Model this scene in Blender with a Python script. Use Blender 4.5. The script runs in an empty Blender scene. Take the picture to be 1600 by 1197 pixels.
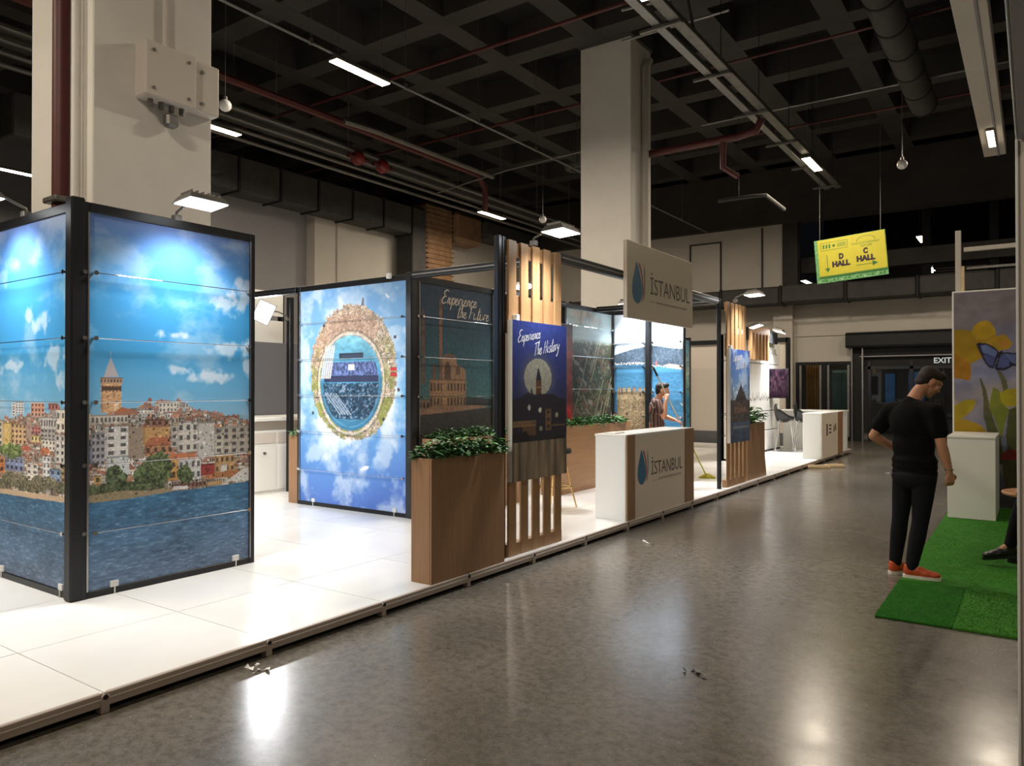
import bpy, bmesh, math, random
import numpy as np
from mathutils import Vector, Matrix

random.seed(7)
RNG = np.random.default_rng(11)
SC = bpy.context.scene
COL = SC.collection

# ------------------------------------------------------------------ camera, world, exposure
FPX = 1170.0                                   # focal length in pixels of a 1600 px wide frame
YAW = math.atan(817 / 1170.0)                  # the aisle runs along +Y, the camera looks to its left
PITCH = math.atan(9.5 / 1170.0)
cam_d = bpy.data.cameras.new('camera')
cam_d.sensor_fit = 'HORIZONTAL'
cam_d.sensor_width = 36.0
cam_d.lens = 36.0 * FPX / 1600.0
cam_d.clip_start = 0.05
cam_d.clip_end = 200
cam = bpy.data.objects.new('camera', cam_d)
COL.objects.link(cam)
cam.location = (0, 0, 1.6)
cam.rotation_euler = (math.pi / 2 + PITCH, 0, YAW)
SC.camera = cam

world = bpy.data.worlds.new('world')
SC.world = world
world.use_nodes = True
world.node_tree.nodes['Background'].inputs[0].default_value = (0.55, 0.6, 0.7, 1)
world.node_tree.nodes['Background'].inputs[1].default_value = 0.004

SC.view_settings.view_transform = 'Standard'
SC.view_settings.look = 'None'
SC.view_settings.gamma = 1.0
SC.view_settings.use_curve_mapping = False
SC.view_settings.exposure = 0.0

POWER_CEILING = 185.0      # each linear ceiling lamp
POWER_FLOOD = 50.0        # each booth floodlight
WARM = (1.0, 0.86, 0.68)
COOL = (0.97, 0.985, 1.0)

# ------------------------------------------------------------------ materials
def lin(c):
    c = np.asarray(c, float) / 255.0
    return np.where(c <= 0.04045, c / 12.92, ((c + 0.055) / 1.055) ** 2.4)

def mat(name, col, rough=0.5, metal=0.0, var=0.0, scale=6.0, bump=0.0, bscale=40.0, stretch=(1, 1, 1), spec=0.5, col2=None, emit=0.0, coat=0.0, rvar=0.0):
    m = bpy.data.materials.new(name)
    m.use_nodes = True
    nt = m.node_tree
    bs = nt.nodes['Principled BSDF']
    c = [float(v) for v in lin(col)] + [1]
    bs.inputs['Base Color'].default_value = c
    bs.inputs['Roughness'].default_value = rough
    bs.inputs['Metallic'].default_value = metal
    bs.inputs['Specular IOR Level'].default_value = spec
    bs.inputs['Coat Weight'].default_value = coat
    if emit:
        bs.inputs['Emission Color'].default_value = c
        bs.inputs['Emission Strength'].default_value = emit
    if var or bump or col2 or rvar:
        tc = nt.nodes.new('ShaderNodeTexCoord')
        mp = nt.nodes.new('ShaderNodeMapping')
        mp.inputs['Scale'].default_value = stretch
        nt.links.new(tc.outputs['Object'], mp.inputs[0])
        nz = nt.nodes.new('ShaderNodeTexNoise')
        nz.inputs['Scale'].default_value = scale
        nz.inputs['Detail'].default_value = 6
        nz.inputs['Roughness'].default_value = 0.6
        nt.links.new(mp.outputs[0], nz.inputs['Vector'])
        if var or col2:
            mx = nt.nodes.new('ShaderNodeMix')
            mx.data_type = 'RGBA'
            lo = [max(0, v * (1 - var)) for v in c[:3]] + [1]
            hi = [min(1, v * (1 + var)) for v in c[:3]] + [1]
            if col2:
                lo, hi = c, [float(v) for v in lin(col2)] + [1]
            mx.inputs[6].default_value = lo
            mx.inputs[7].default_value = hi
            rp = nt.nodes.new('ShaderNodeMapRange')
            rp.inputs[1].default_value = 0.3
            rp.inputs[2].default_value = 0.7
            nt.links.new(nz.outputs[0], rp.inputs[0])
            nt.links.new(rp.outputs[0], mx.inputs[0])
            nt.links.new(mx.outputs[2], bs.inputs['Base Color'])
        if rvar:
            rr = nt.nodes.new('ShaderNodeMapRange')
            rr.inputs[1].default_value = 0.3
            rr.inputs[2].default_value = 0.7
            rr.inputs[3].default_value = max(0.02, rough - rvar)
            rr.inputs[4].default_value = rough + rvar
            nt.links.new(nz.outputs[0], rr.inputs[0])
            nt.links.new(rr.outputs[0], bs.inputs['Roughness'])
        if bump:
            n2 = nt.nodes.new('ShaderNodeTexNoise')
            n2.inputs['Scale'].default_value = bscale
            n2.inputs['Detail'].default_value = 4
            nt.links.new(mp.outputs[0], n2.inputs['Vector'])
            bp = nt.nodes.new('ShaderNodeBump')
            bp.inputs['Strength'].default_value = bump
            bp.inputs['Distance'].default_value = 0.01
            nt.links.new(n2.outputs[0], bp.inputs['Height'])
            nt.links.new(bp.outputs[0], bs.inputs['Normal'])
    return m

def mat_emit(name, col, strength):
    m = bpy.data.materials.new(name)
    m.use_nodes = True
    nt = m.node_tree
    nt.nodes.clear()
    e = nt.nodes.new('ShaderNodeEmission')
    e.inputs[0].default_value = [float(v) for v in col] + [1]
    e.inputs[1].default_value = strength
    o = nt.nodes.new('ShaderNodeOutputMaterial')
    nt.links.new(e.outputs[0], o.inputs[0])
    return m

def mat_glass(name, tint, rough=0.03, alpha=0.25):
    """thin architectural glazing: mostly see-through with a clear reflection"""
    m = bpy.data.materials.new(name)
    m.use_nodes = True
    nt = m.node_tree
    nt.nodes.clear()
    tr = nt.nodes.new('ShaderNodeBsdfTransparent')
    tr.inputs[0].default_value = [float(v) for v in lin(tint)] + [1]
    gl = nt.nodes.new('ShaderNodeBsdfGlossy')
    gl.inputs['Roughness'].default_value = rough
    fr = nt.nodes.new('ShaderNodeFresnel')
    fr.inputs[0].default_value = 1.5
    mx = nt.nodes.new('ShaderNodeMixShader')
    o = nt.nodes.new('ShaderNodeOutputMaterial')
    nt.links.new(fr.outputs[0], mx.inputs[0])
    nt.links.new(tr.outputs[0], mx.inputs[1])
    nt.links.new(gl.outputs[0], mx.inputs[2])
    nt.links.new(mx.outputs[0], o.inputs[0])
    return m

def mat_wood(name, c1, c2, rough=0.45, axis='z'):
    m = mat(name, c1, rough, col2=c2, scale=3.0, bump=0.05, bscale=30,
            stretch={'z': (14, 14, 0.9), 'y': (14, 0.9, 14), 'x': (0.9, 14, 14)}[axis])
    return m

def mat_print(name, rough=0.5):
    m = bpy.data.materials.new(name)
    m.use_nodes = True
    nt = m.node_tree
    bs = nt.nodes['Principled BSDF']
    at = nt.nodes.new('ShaderNodeAttribute')
    at.attribute_name = 'ink'
    nt.links.new(at.outputs['Color'], bs.inputs['Base Color'])
    bs.inputs['Roughness'].default_value = rough
    bs.inputs['Specular IOR Level'].default_value = 0.3
    return m

def mat_floor():
    m = bpy.data.materials.new('polished_concrete')
    m.use_nodes = True
    nt = m.node_tree
    L = nt.links.new
    bs = nt.nodes['Principled BSDF']
    tc = nt.nodes.new('ShaderNodeTexCoord')
    def noise(scale, det, rough=0.6, vec=None, dist=0.0):
        n = nt.nodes.new('ShaderNodeTexNoise')
        n.inputs['Scale'].default_value = scale
        n.inputs['Detail'].default_value = det
        n.inputs['Roughness'].default_value = rough
        n.inputs['Distortion'].default_value = dist
        L((vec or tc.outputs['Object']), n.inputs['Vector'])
        return n.outputs[0]
    def ramp(v, a, b, lo, hi):
        r = nt.nodes.new('ShaderNodeMapRange')
        r.inputs[1].default_value, r.inputs[2].default_value = a, b
        r.inputs[3].default_value, r.inputs[4].default_value = lo, hi
        L(v, r.inputs[0])
        return r.outputs[0]
    def mix(fac, a, b):
        x = nt.nodes.new('ShaderNodeMix')
        x.data_type = 'RGBA'
        L(fac, x.inputs[0])
        for s, v in ((6, a), (7, b)):
            if isinstance(v, tuple):
                x.inputs[s].default_value = [float(q) for q in lin(v)] + [1]
            else:
                L(v, x.inputs[s])
        return x.outputs[2]
    big = noise(0.55, 5)
    c = mix(ramp(big, 0.35, 0.65, 0, 1), (98, 93, 85), (122, 116, 107))
    c = mix(ramp(noise(2.2, 6, 0.7), 0.45, 0.7, 0, 0.45), c, (74, 69, 62))
    c = mix(ramp(noise(17, 8, 0.8), 0.44, 0.62, 0, 0.8), c, (68, 64, 58))
    c = mix(ramp(noise(120, 3, 0.7), 0.56, 0.68, 0, 0.65), c, (138, 132, 122))
    # long scuffs along the aisle
    mp = nt.nodes.new('ShaderNodeMapping')
    mp.inputs['Scale'].default_value = (5, 0.35, 1)
    mp.inputs['Rotation'].default_value = (0, 0, 0.35)
    L(tc.outputs['Object'], mp.inputs[0])
    c = mix(ramp(noise(2.2, 7, 0.7, mp.outputs[0], 0.4), 0.62, 0.74, 0, 0.5), c, (116, 109, 99))
    # pale grit
    vo = nt.nodes.new('ShaderNodeTexVoronoi')
    vo.inputs['Scale'].default_value = 16
    L(tc.outputs['Object'], vo.inputs['Vector'])
    c = mix(ramp(vo.outputs['Distance'], 0.05, 0.075, 0.85, 0.0), c, (150, 146, 138))
    L(c, bs.inputs['Base Color'])
    L(ramp(noise(5, 5, 0.6), 0.3, 0.7, 0.2, 0.27), bs.inputs['Roughness'])
    bp = nt.nodes.new('ShaderNodeBump')
    bp.inputs['Strength'].default_value = 0.035
    bp.inputs['Distance'].default_value = 0.01
    L(noise(9, 5), bp.inputs['Height'])
    L(bp.outputs[0], bs.inputs['Normal'])
    bs.inputs['Specular IOR Level'].default_value = 0.4
    return m

def mat_stripes(name, cols, freq):
    m = bpy.data.materials.new(name)
    m.use_nodes = True
    nt = m.node_tree
    bs = nt.nodes['Principled BSDF']
    bs.inputs['Roughness'].default_value = 0.85
    tc = nt.nodes.new('ShaderNodeTexCoord')
    sp = nt.nodes.new('ShaderNodeSeparateXYZ')
    nt.links.new(tc.outputs['Object'], sp.inputs[0])
    ad = nt.nodes.new('ShaderNodeMath'); ad.operation = 'ADD'
    nt.links.new(sp.outputs[0], ad.inputs[0])
    nt.links.new(sp.outputs[1], ad.inputs[1])
    mu = nt.nodes.new('ShaderNodeMath'); mu.operation = 'MULTIPLY'
    mu.inputs[1].default_value = freq
    nt.links.new(ad.outputs[0], mu.inputs[0])
    fr = nt.nodes.new('ShaderNodeMath'); fr.operation = 'FRACT'
    nt.links.new(mu.outputs[0], fr.inputs[0])
    cr = nt.nodes.new('ShaderNodeValToRGB')
    cr.color_ramp.interpolation = 'CONSTANT'
    while len(cr.color_ramp.elements) < len(cols):
        cr.color_ramp.elements.new(0.5)
    for e, (p, c) in zip(cr.color_ramp.elements, cols):
        e.position = p
        e.color = [float(v) for v in lin(c)] + [1]
    nt.links.new(fr.outputs[0], cr.inputs[0])
    nt.links.new(cr.outputs[0], bs.inputs['Base Color'])
    return m

MT = dict(
    floor=mat_floor(),
    black=mat('black_powder_coat', (30, 31, 34), 0.38, 0.3),
    blackmatte=mat('matt_black', (20, 20, 21), 0.7),
    alu=mat('brushed_aluminium', (170, 170, 172), 0.3, 1.0),
    darkalu=mat('dark_anodised', (66, 68, 72), 0.28, 0.85),
    chrome=mat('chrome', (215, 215, 218), 0.08, 1.0),
    brass=mat('pale_gold_metal', (214, 178, 120), 0.25, 1.0),
    steel=mat('galvanised_steel', (150, 150, 150), 0.42, 0.8, var=0.15, scale=20),
    tile=mat('white_laminate_tile', (238, 237, 234), 0.2, var=0.03, scale=1.3, rvar=0.05),
    trim=mat('beige_edge_profile', (176, 162, 150), 0.45, 0.2),
    white=mat('white_laminate', (232, 231, 226), 0.35),
    whitematte=mat('white_paint', (224, 221, 214), 0.7, var=0.03, scale=2),
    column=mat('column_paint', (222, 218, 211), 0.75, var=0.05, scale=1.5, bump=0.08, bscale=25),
    wall=mat('hall_wall_paint', (196, 190, 180), 0.8, var=0.06, scale=0.8, bump=0.05, bscale=20),
    wallgrey=mat('grey_wall', (150, 148, 150), 0.8, var=0.05, scale=0.8),
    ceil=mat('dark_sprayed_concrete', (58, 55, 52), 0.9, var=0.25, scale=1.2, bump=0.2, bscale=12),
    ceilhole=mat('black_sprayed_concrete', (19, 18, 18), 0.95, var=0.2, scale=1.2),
    duct=mat('dark_duct_wrap', (58, 56, 54), 0.75, var=0.25, scale=3, bump=0.3, bscale=10),
    ductbrown=mat('brown_foil_wrap', (128, 98, 70), 0.6, var=0.25, scale=4, bump=0.4, bscale=14),
    redpipe=mat('red_pipe_paint', (78, 26, 24), 0.5, var=0.15, scale=6),
    redbright=mat('bright_red_enamel', (120, 32, 34), 0.4),
    galv=mat('tray_steel', (120, 118, 114), 0.45, 0.6, var=0.2, scale=8),
    oak=mat_wood('oak_laminate', (142, 106, 74), (158, 120, 86)),
    oaky=mat_wood('oak_laminate_level', (150, 112, 76), (168, 128, 90), axis='y'),
    oakdark=mat_wood('oak_slats', (152, 114, 76), (172, 134, 92)),
    leaf=mat('leaf_green', (58, 104, 50), 0.45, col2=(26, 66, 30), scale=30),
    leaf2=mat('leaf_light_green', (92, 140, 62), 0.45, col2=(46, 98, 44), scale=30),
    soil=mat('dark_soil', (38, 30, 24), 0.95, var=0.3, scale=40),
    grass=mat('artificial_turf', (62, 128, 38), 0.9, col2=(52, 112, 30), scale=9, spec=0.2),
    grass_pile_shade=mat('artificial_turf_pile_shade', (44, 110, 28), 0.9, col2=(36, 92, 24), scale=9, spec=0.2),  # same turf; shade of the leaning pile put into the colour
    grass_pile_sheen=mat('artificial_turf_pile_sheen', (70, 132, 44), 0.9, col2=(58, 116, 36), scale=9, spec=0.2),  # same turf; sheen of the leaning pile put into the colour
    print=mat_print('poster_print'),
    ink_blue=mat('ink_blue', (44, 112, 152), 0.5),
    ink_red=mat('ink_red', (150, 52, 58), 0.5),
    ink_teal=mat('ink_teal', (58, 106, 118), 0.5),
    ink_grey=mat('ink_grey', (70, 64, 62), 0.5),
    ink_pale=mat('ink_pale_line', (150, 136, 124), 0.5),
    ink_white=mat('ink_white', (205, 205, 212), 0.5),
    ink_cream=mat('ink_cream', (186, 176, 164), 0.5),
    signface=mat('sign_face', (228, 214, 194), 0.3, var=0.02),
    counterface=mat('counter_face', (230, 217, 200), 0.4, var=0.02),
    yellow=mat('yellow_banner', (164, 156, 30), 0.6, var=0.04, scale=8),
    green=mat('green_banner', (46, 112, 50), 0.6, col2=(110, 160, 110), scale=14),
    greenink=mat('green_ink', (40, 96, 30), 0.6),
    blackink=mat('black_ink', (36, 16, 22), 0.6),
    skin=mat('skin', (196, 142, 112), 0.55, var=0.06, scale=20),
    hair=mat('dark_hair', (34, 24, 20), 0.7, var=0.3, scale=60, bump=0.4, bscale=120),
    tee=mat('black_cotton', (11, 11, 12), 0.95, bump=0.4, bscale=14, spec=0.2),
    jeans=mat('black_denim', (25, 26, 30), 0.9, bump=0.35, bscale=20, spec=0.2),
    bluejeans=mat('blue_denim', (46, 60, 78), 0.85, bump=0.2, bscale=60),
    orange=mat('orange_leather', (192, 80, 38), 0.55, var=0.08, scale=30),
    sole=mat('white_rubber', (220, 214, 200), 0.6),
    leather=mat('black_leather', (28, 27, 27), 0.35),
    polo=mat_stripes('striped_polo', [(0, (58, 40, 36)), (0.3, (150, 92, 74)), (0.42, (62, 44, 40)), (0.62, (176, 150, 128)), (0.7, (58, 40, 36))], 15.0),
    lime=mat('lime_plastic', (176, 172, 40), 0.45),
    whitepole=mat('white_pole', (208, 206, 196), 0.35),
    plastic=mat('white_plastic', (220, 220, 218), 0.4),
    glass=mat_glass('window_glass', (226, 232, 232)),
    glassdark=mat_glass('door_glass', (200, 206, 212)),
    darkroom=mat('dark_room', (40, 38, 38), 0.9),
    bluebox=mat('lit_blue_picture', (60, 110, 160), 0.5, col2=(20, 40, 60), scale=3, emit=0.16),
    curtain=mat('ochre_curtain', (176, 132, 76), 0.8, var=0.3, scale=4, stretch=(8, 8, 0.4)),
    tealpaint=mat('teal_cabinet', (80, 112, 116), 0.6, var=0.1),
    cardboard=mat('pale_timber', (214, 190, 150), 0.7, var=0.08, scale=10),
    paper=mat('white_paper', (222, 220, 214), 0.7),
    wallpale=mat('booth_wall_pale', (205, 196, 186), 0.6),
    greypanel=mat('grey_panel', (98, 98, 102), 0.6),
    led=mat_emit('led_face', (0.97, 0.985, 1.0), 11.0),
    tube=mat_emit('ceiling_lamp_diffuser', (1.0, 0.82, 0.6), 14.0),
    exit=mat_emit('exit_letters', (0.85, 0.9, 0.85), 0.55),
    tabletop=mat_wood('table_wood', (170, 120, 84), (190, 140, 100), axis='x'),
)

# ------------------------------------------------------------------ mesh building
ORG = {}

class B:
    """collects geometry in world coordinates; build() links it as ONE mesh object"""
    def __init__(self, M=None):
        self.v, self.f, self.M = [], [], M
    def add(self, vs, fs):
        o = len(self.v)
        if self.M is not None:
            vs = [self.M @ Vector(p) for p in vs]
        self.v += [tuple(p) for p in vs]
        self.f += [tuple(i + o for i in q) for q in fs]
        return self
    def box(self, x0, x1, y0, y1, z0, z1):
        vs = [(x, y, z) for z in (z0, z1) for y in (y0, y1) for x in (x0, x1)]
        return self.add(vs, [(0, 2, 3, 1), (4, 5, 7, 6), (0, 1, 5, 4), (2, 6, 7, 3), (0, 4, 6, 2), (1, 3, 7, 5)])
    def cbox(self, x0, x1, y0, y1, z0, z1, c=0.006):
        """box with chamfered edges"""
        b = bmesh.new()
        bmesh.ops.create_cube(b, size=1)
        for v in b.verts:
            v.co = Vector((x0 + (v.co.x + .5) * (x1 - x0), y0 + (v.co.y + .5) * (y1 - y0), z0 + (v.co.z + .5) * (z1 - z0)))
        bmesh.ops.bevel(b, geom=b.edges[:], offset=c, segments=1, affect='EDGES')
        b.verts.index_update()
        r = self.add([v.co.copy() for v in b.verts], [[v.index for v in f.verts] for f in b.faces])
        b.free()
        return r
    def cyl(self, p0, p1, r, n=10, r1=None):
        return self.tube([p0, p1], r, n, r1=r1)
    def tube(self, path, r, n=8, r1=None, cap=True):
        path = [Vector(p) for p in path]
        vs, fs = [], []
        up = None
        for i, p in enumerate(path):
            t = (path[min(i + 1, len(path) - 1)] - path[max(i - 1, 0)]).normalized()
            if up is None:
                up = Vector((0, 0, 1)) if abs(t.z) < 0.9 else Vector((1, 0, 0))
            a = t.cross(up).normalized()
            b = a.cross(t).normalized()
            up = b
            k = i / max(1, len(path) - 1)
            rr = r if r1 is None else r + (r1 - r) * k
            for j in range(n):
                w = 2 * math.pi * j / n
                vs.append(p + a * math.cos(w) * rr + b * math.sin(w) * rr)
        for i in range(len(path) - 1):
            for j in range(n):
                fs.append((i * n + j, i * n + (j + 1) % n, (i + 1) * n + (j + 1) % n, (i + 1) * n + j))
        if cap:
            fs.append(tuple(range(n - 1, -1, -1)))
            m = (len(path) - 1) * n
            fs.append(tuple(range(m, m + n)))
        return self.add(vs, fs)
    def sphere(self, c, r, n=14, m=9):
        if not hasattr(r, '__len__'):
            r = (r, r, r)
        vs = [(c[0], c[1], c[2] - r[2])]
        for i in range(1, m):
            t = math.pi * i / m
            for j in range(n):
                w = 2 * math.pi * j / n
                vs.append((c[0] + r[0] * math.sin(t) * math.cos(w), c[1] + r[1] * math.sin(t) * math.sin(w), c[2] - r[2] * math.cos(t)))
        vs.append((c[0], c[1], c[2] + r[2]))
        fs = [(0, 1 + (j + 1) % n, 1 + j) for j in range(n)]
        for i in range(m - 2):
            for j in range(n):
                a, b = 1 + i * n + j, 1 + i * n + (j + 1) % n
                fs.append((a, b, b + n, a + n))
        e = len(vs) - 1
        s = 1 + (m - 2) * n
        fs += [(s + j, s + (j + 1) % n, e) for j in range(n)]
        return self.add(vs, fs)
    def lathe(self, c, prof, n=20):
        """prof: list of (radius, z) from bottom to top, about a vertical axis through c"""
        vs, fs = [], []
        for r, z in prof:
            for j in range(n):
                w = 2 * math.pi * j / n
                vs.append((c[0] + r * math.cos(w), c[1] + r * math.sin(w), c[2] + z))
        for i in range(len(prof) - 1):
            for j in range(n):
                fs.append((i * n + j, i * n + (j + 1) % n, (i + 1) * n + (j + 1) % n, (i + 1) * n + j))
        fs.append(tuple(range(n - 1, -1, -1)))
        fs.append(tuple(range((len(prof) - 1) * n, len(prof) * n)))
        return self.add(vs, fs)
    def prism(self, poly, fn, d0, d1):
        """extrude a 2-D polygon; fn(a, b, d) gives the 3-D point"""
        n = len(poly)
        vs = [fn(a, b, d0) for a, b in poly] + [fn(a, b, d1) for a, b in poly]
        fs = [tuple(range(n - 1, -1, -1)), tuple(range(n, 2 * n))]
        fs += [(i, (i + 1) % n, n + (i + 1) % n, n + i) for i in range(n)]
        return self.add(vs, fs)
    def build(self, name, m, parent=None, smooth=False, origin=None):
        me = bpy.data.meshes.new(name)
        vs = np.array(self.v, float)
        if parent is not None:
            org = ORG[parent.name]
        elif origin is not None:
            org = np.array(origin, float)
        else:
            lo, hi = vs.min(0), vs.max(0)
            org = np.array([(lo[0] + hi[0]) / 2, (lo[1] + hi[1]) / 2, lo[2]])
        me.from_pydata([tuple(p) for p in (vs - org)], [], self.f)
        bm = bmesh.new()
        bm.from_mesh(me)
        bmesh.ops.recalc_face_normals(bm, faces=bm.faces)
        bm.to_mesh(me)
        bm.free()
        if smooth:
            me.polygons.foreach_set('use_smooth', [True] * len(me.polygons))
            try:
                me.set_sharp_from_angle(angle=math.radians(42))
            except Exception:
                pass
        me.materials.append(m)
        o = bpy.data.objects.new(name, me)
        COL.objects.link(o)
        if parent is not None:
            o.parent = parent
        else:
            o.location = org
        ORG[o.name] = org
        return o

def tag(o, label, cat, group=None, kind=None):
    o['label'] = label
    if cat:
        o['category'] = cat
    if group:
        o['group'] = group
    if kind:
        o['kind'] = kind
    return o

def thing(name, label, cat, loc, group=None, kind=None):
    o = bpy.data.objects.new(name, None)
    o.empty_display_size = 0.1
    COL.objects.link(o)
    o.location = loc
    ORG[o.name] = np.array(loc, float)
    return tag(o, label, cat, group, kind)

def struct(o, label):
    o['kind'] = 'structure'
    o['label'] = label
    return o

def dup(root, loc, label=None, rotz=None):
    r = root.copy()
    COL.objects.link(r)
    r.location = loc
    if rotz is not None:
        r.rotation_euler = (0, 0, rotz)
    if label:
        r['label'] = label
    ORG[r.name] = np.array(loc, float)
    for ch in list(root.children):
        c = ch.copy()
        COL.objects.link(c)
        c.parent = r
        for g in list(ch.children):
            d = g.copy()
            COL.objects.link(d)
            d.parent = c
    return r

def share(o, parent, name, offset):
    """another piece that shares o's mesh, moved by offset"""
    c = bpy.data.objects.new(name, o.data)
    COL.objects.link(c)
    c.parent = parent
    c.location = offset
    ORG[c.name] = ORG[o.name] + np.array(offset, float)
    return c

def area(name, loc, direction, sx, sy, power, col, parent, spread=180):
    d = bpy.data.lights.new(name, 'AREA')
    d.shape = 'RECTANGLE'
    d.size, d.size_y = sx, sy
    d.energy = power
    d.color = col
    o = bpy.data.objects.new(name, d)
    COL.objects.link(o)
    o.parent = parent
    o.location = np.array(loc, float) - ORG[parent.name]
    o.rotation_euler = Vector(direction).to_track_quat('-Z', 'Y').to_euler()
    d.spread = math.radians(spread)
    return o

# ------------------------------------------------------------------ lettering
def text_mesh(s, size, shear=0.0, offset=0.0, xs=1.0, bold=False, space=1.0):
    cu = bpy.data.curves.new('lettering', 'FONT')
    cu.body = s
    cu.size = size
    cu.shear = shear
    cu.offset = offset
    cu.space_character = space
    cu.extrude = 0.0006
    cu.resolution_u = 3
    o = bpy.data.objects.new('lettering', cu)
    COL.objects.link(o)
    dg = bpy.context.evaluated_depsgraph_get()
    me = bpy.data.meshes.new_from_object(o.evaluated_get(dg))
    vs = [(v.co.x * xs, v.co.y, v.co.z) for v in me.vertices]
    fs = [tuple(p.vertices) for p in me.polygons]
    bpy.data.objects.remove(o)
    bpy.data.curves.remove(cu)
    bpy.data.meshes.remove(me)
    return vs, fs

def place_text(s, name, m, parent, org, du, dv, width=None, height=None, **kw):
    """lay text on a plane: org lower-left corner, du along the line, dv up"""
    vs, fs = text_mesh(s, 1.0, **kw)
    a = np.array(vs)
    lo, hi = a.min(0), a.max(0)
    sx = width / (hi[0] - lo[0]) if width else height / (hi[1] - lo[1])
    sy = height / (hi[1] - lo[1]) if height else sx
    du, dv = Vector(du), Vector(dv)
    n = du.cross(dv)
    b = B()
    b.add([Vector(org) + du * ((p[0] - lo[0]) * sx) + dv * ((p[1] - lo[1]) * sy) + n * (p[2] * 1.0) for p in vs], fs)
    return b.build(name, m, parent)

SCRIPT = {
 'E': (1.25, [[(1.3,1.9),(.8,2.1),(.3,1.7),(.55,1.2),(.9,1.1),(.4,1.0),(.05,.5),(.4,0),(1.1,.25)]]),
 'x': (.95, [[(0,.2),(.3,1),(.5,.5),(.7,0),(1,.3)],[(.9,1),(.1,0)]]),
 'p': (.9, [[(0,.3),(.3,1),(.1,-.9)],[(.2,.6),(.6,1),(.85,.6),(.6,.05),(.25,.2)]]),
 'e': (.8, [[(0,.4),(.55,.6),(.5,.95),(.2,.8),(.15,.2),(.5,0),(.85,.35)]]),
 'r': (.75, [[(0,.2),(.25,1),(.2,0)],[(.22,.6),(.5,1),(.75,.9)]]),
 'i': (.62, [[(0,.3),(.25,1),(.2,.1),(.5,.25)],[(.35,1.4),(.38,1.52)]]),
 'n': (.9, [[(0,.2),(.2,1),(.15,0)],[(.18,.5),(.5,1),(.65,.7),(.6,.1),(.9,.3)]]),
 'c': (.8, [[(.75,.8),(.4,1),(.1,.5),(.4,0),(.85,.3)]]),
 't': (.65, [[(.4,2),(.2,.2),(.4,0),(.7,.3)],[(0,1.3),(.8,1.45)]]),
 'h': (.9, [[(.1,.2),(.45,2),(.25,1.8),(.15,0)],[(.2,.5),(.5,1),(.65,.7),(.6,.1),(.9,.3)]]),
 'F': (1.15, [[(.35,1.9),(.3,1),(.15,0)],[(-.1,1.7),(.4,1.95),(1.25,1.95)],[(.2,1.0),(.9,1.1)]]),
 'u': (1.0, [[(0,.8),(.15,1),(.15,.2),(.4,0),(.7,.4),(.75,1),(.7,.1),(1,.3)]]),
 'T': (1.1, [[(.6,1.9),(.5,0)],[(0,1.8),(.6,1.95),(1.3,1.95)]]),
 'H': (1.25, [[(.3,1.9),(.1,0)],[(1.1,2),(.8,0)],[(.1,.9),(1.1,1.1)]]),
 's': (.8, [[(.75,.95),(.4,1),(.3,.7),(.6,.35),(.4,0),(.05,.12)]]),
 'o': (.85, [[(.5,1),(.15,.6),(.3,0),(.7,.3),(.6,.95),(.9,.85)]]),
 'y': (.85, [[(0,.9),(.2,.3),(.6,.5)],[(.75,1),(.5,-.3),(.2,-.9),(0,-.6)]]),
 ' ': (.6, []),
}

def smooth_line(p, k=6):
    p = [np.array(q, float) for q in p]
    if len(p) < 3:
        return p
    e = [2 * p[0] - p[1]] + p + [2 * p[-1] - p[-2]]
    out = []
    for i in range(1, len(e) - 2):
        for j in range(k):
            t = j / k
            out.append(.5 * ((2 * e[i]) + (e[i+1] - e[i-1]) * t + (2*e[i-1] - 5*e[i] + 4*e[i+1] - e[i+2]) * t*t + (3*e[i] - e[i-1] - 3*e[i+1] + e[i+2]) * t**3))
    out.append(p[-1])
    return out

def script_text(s, name, m, parent, org, du, dv, width, slant=.28, pen=.085, tilt=0.0, tall=1.0):
    """brush-script lettering as flat ribbons lying on a plane"""
    adv, strokes = 0.0, []
    for ch in s:
        w, st = SCRIPT[ch]
        for q in st:
            strokes.append([np.array((x + adv + y * slant, y * tall)) for x, y in smooth_line(q)])
        adv += w
    k = width / adv
    du, dv = Vector(du), Vector(dv)
    n = du.cross(dv)
    b = B()
    for q in strokes:
        L, R = [], []
        for i, p in enumerate(q):
            t = q[min(i + 1, len(q) - 1)] - q[max(i - 1, 0)]
            t = t / (np.hypot(*t) + 1e-9)
            w = pen * (1.15 if t[1] < 0 else .8) * (0.6 if i in (0, len(q) - 1) else 1)
            nn = np.array((-t[1], t[0])) * w
            L.append(p + nn); R.append(p - nn)
        pts = L + R
        c = len(q)
        P = []
        for x, y in pts:
            y2 = y + tilt * x
            P.append(Vector(org) + du * (x * k) + dv * (y2 * k) + n * 0.0008)
        b.add(P, [(i, i + 1, c + i + 1, c + i) for i in range(c - 1)])
    return b.build(name, m, parent)

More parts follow.
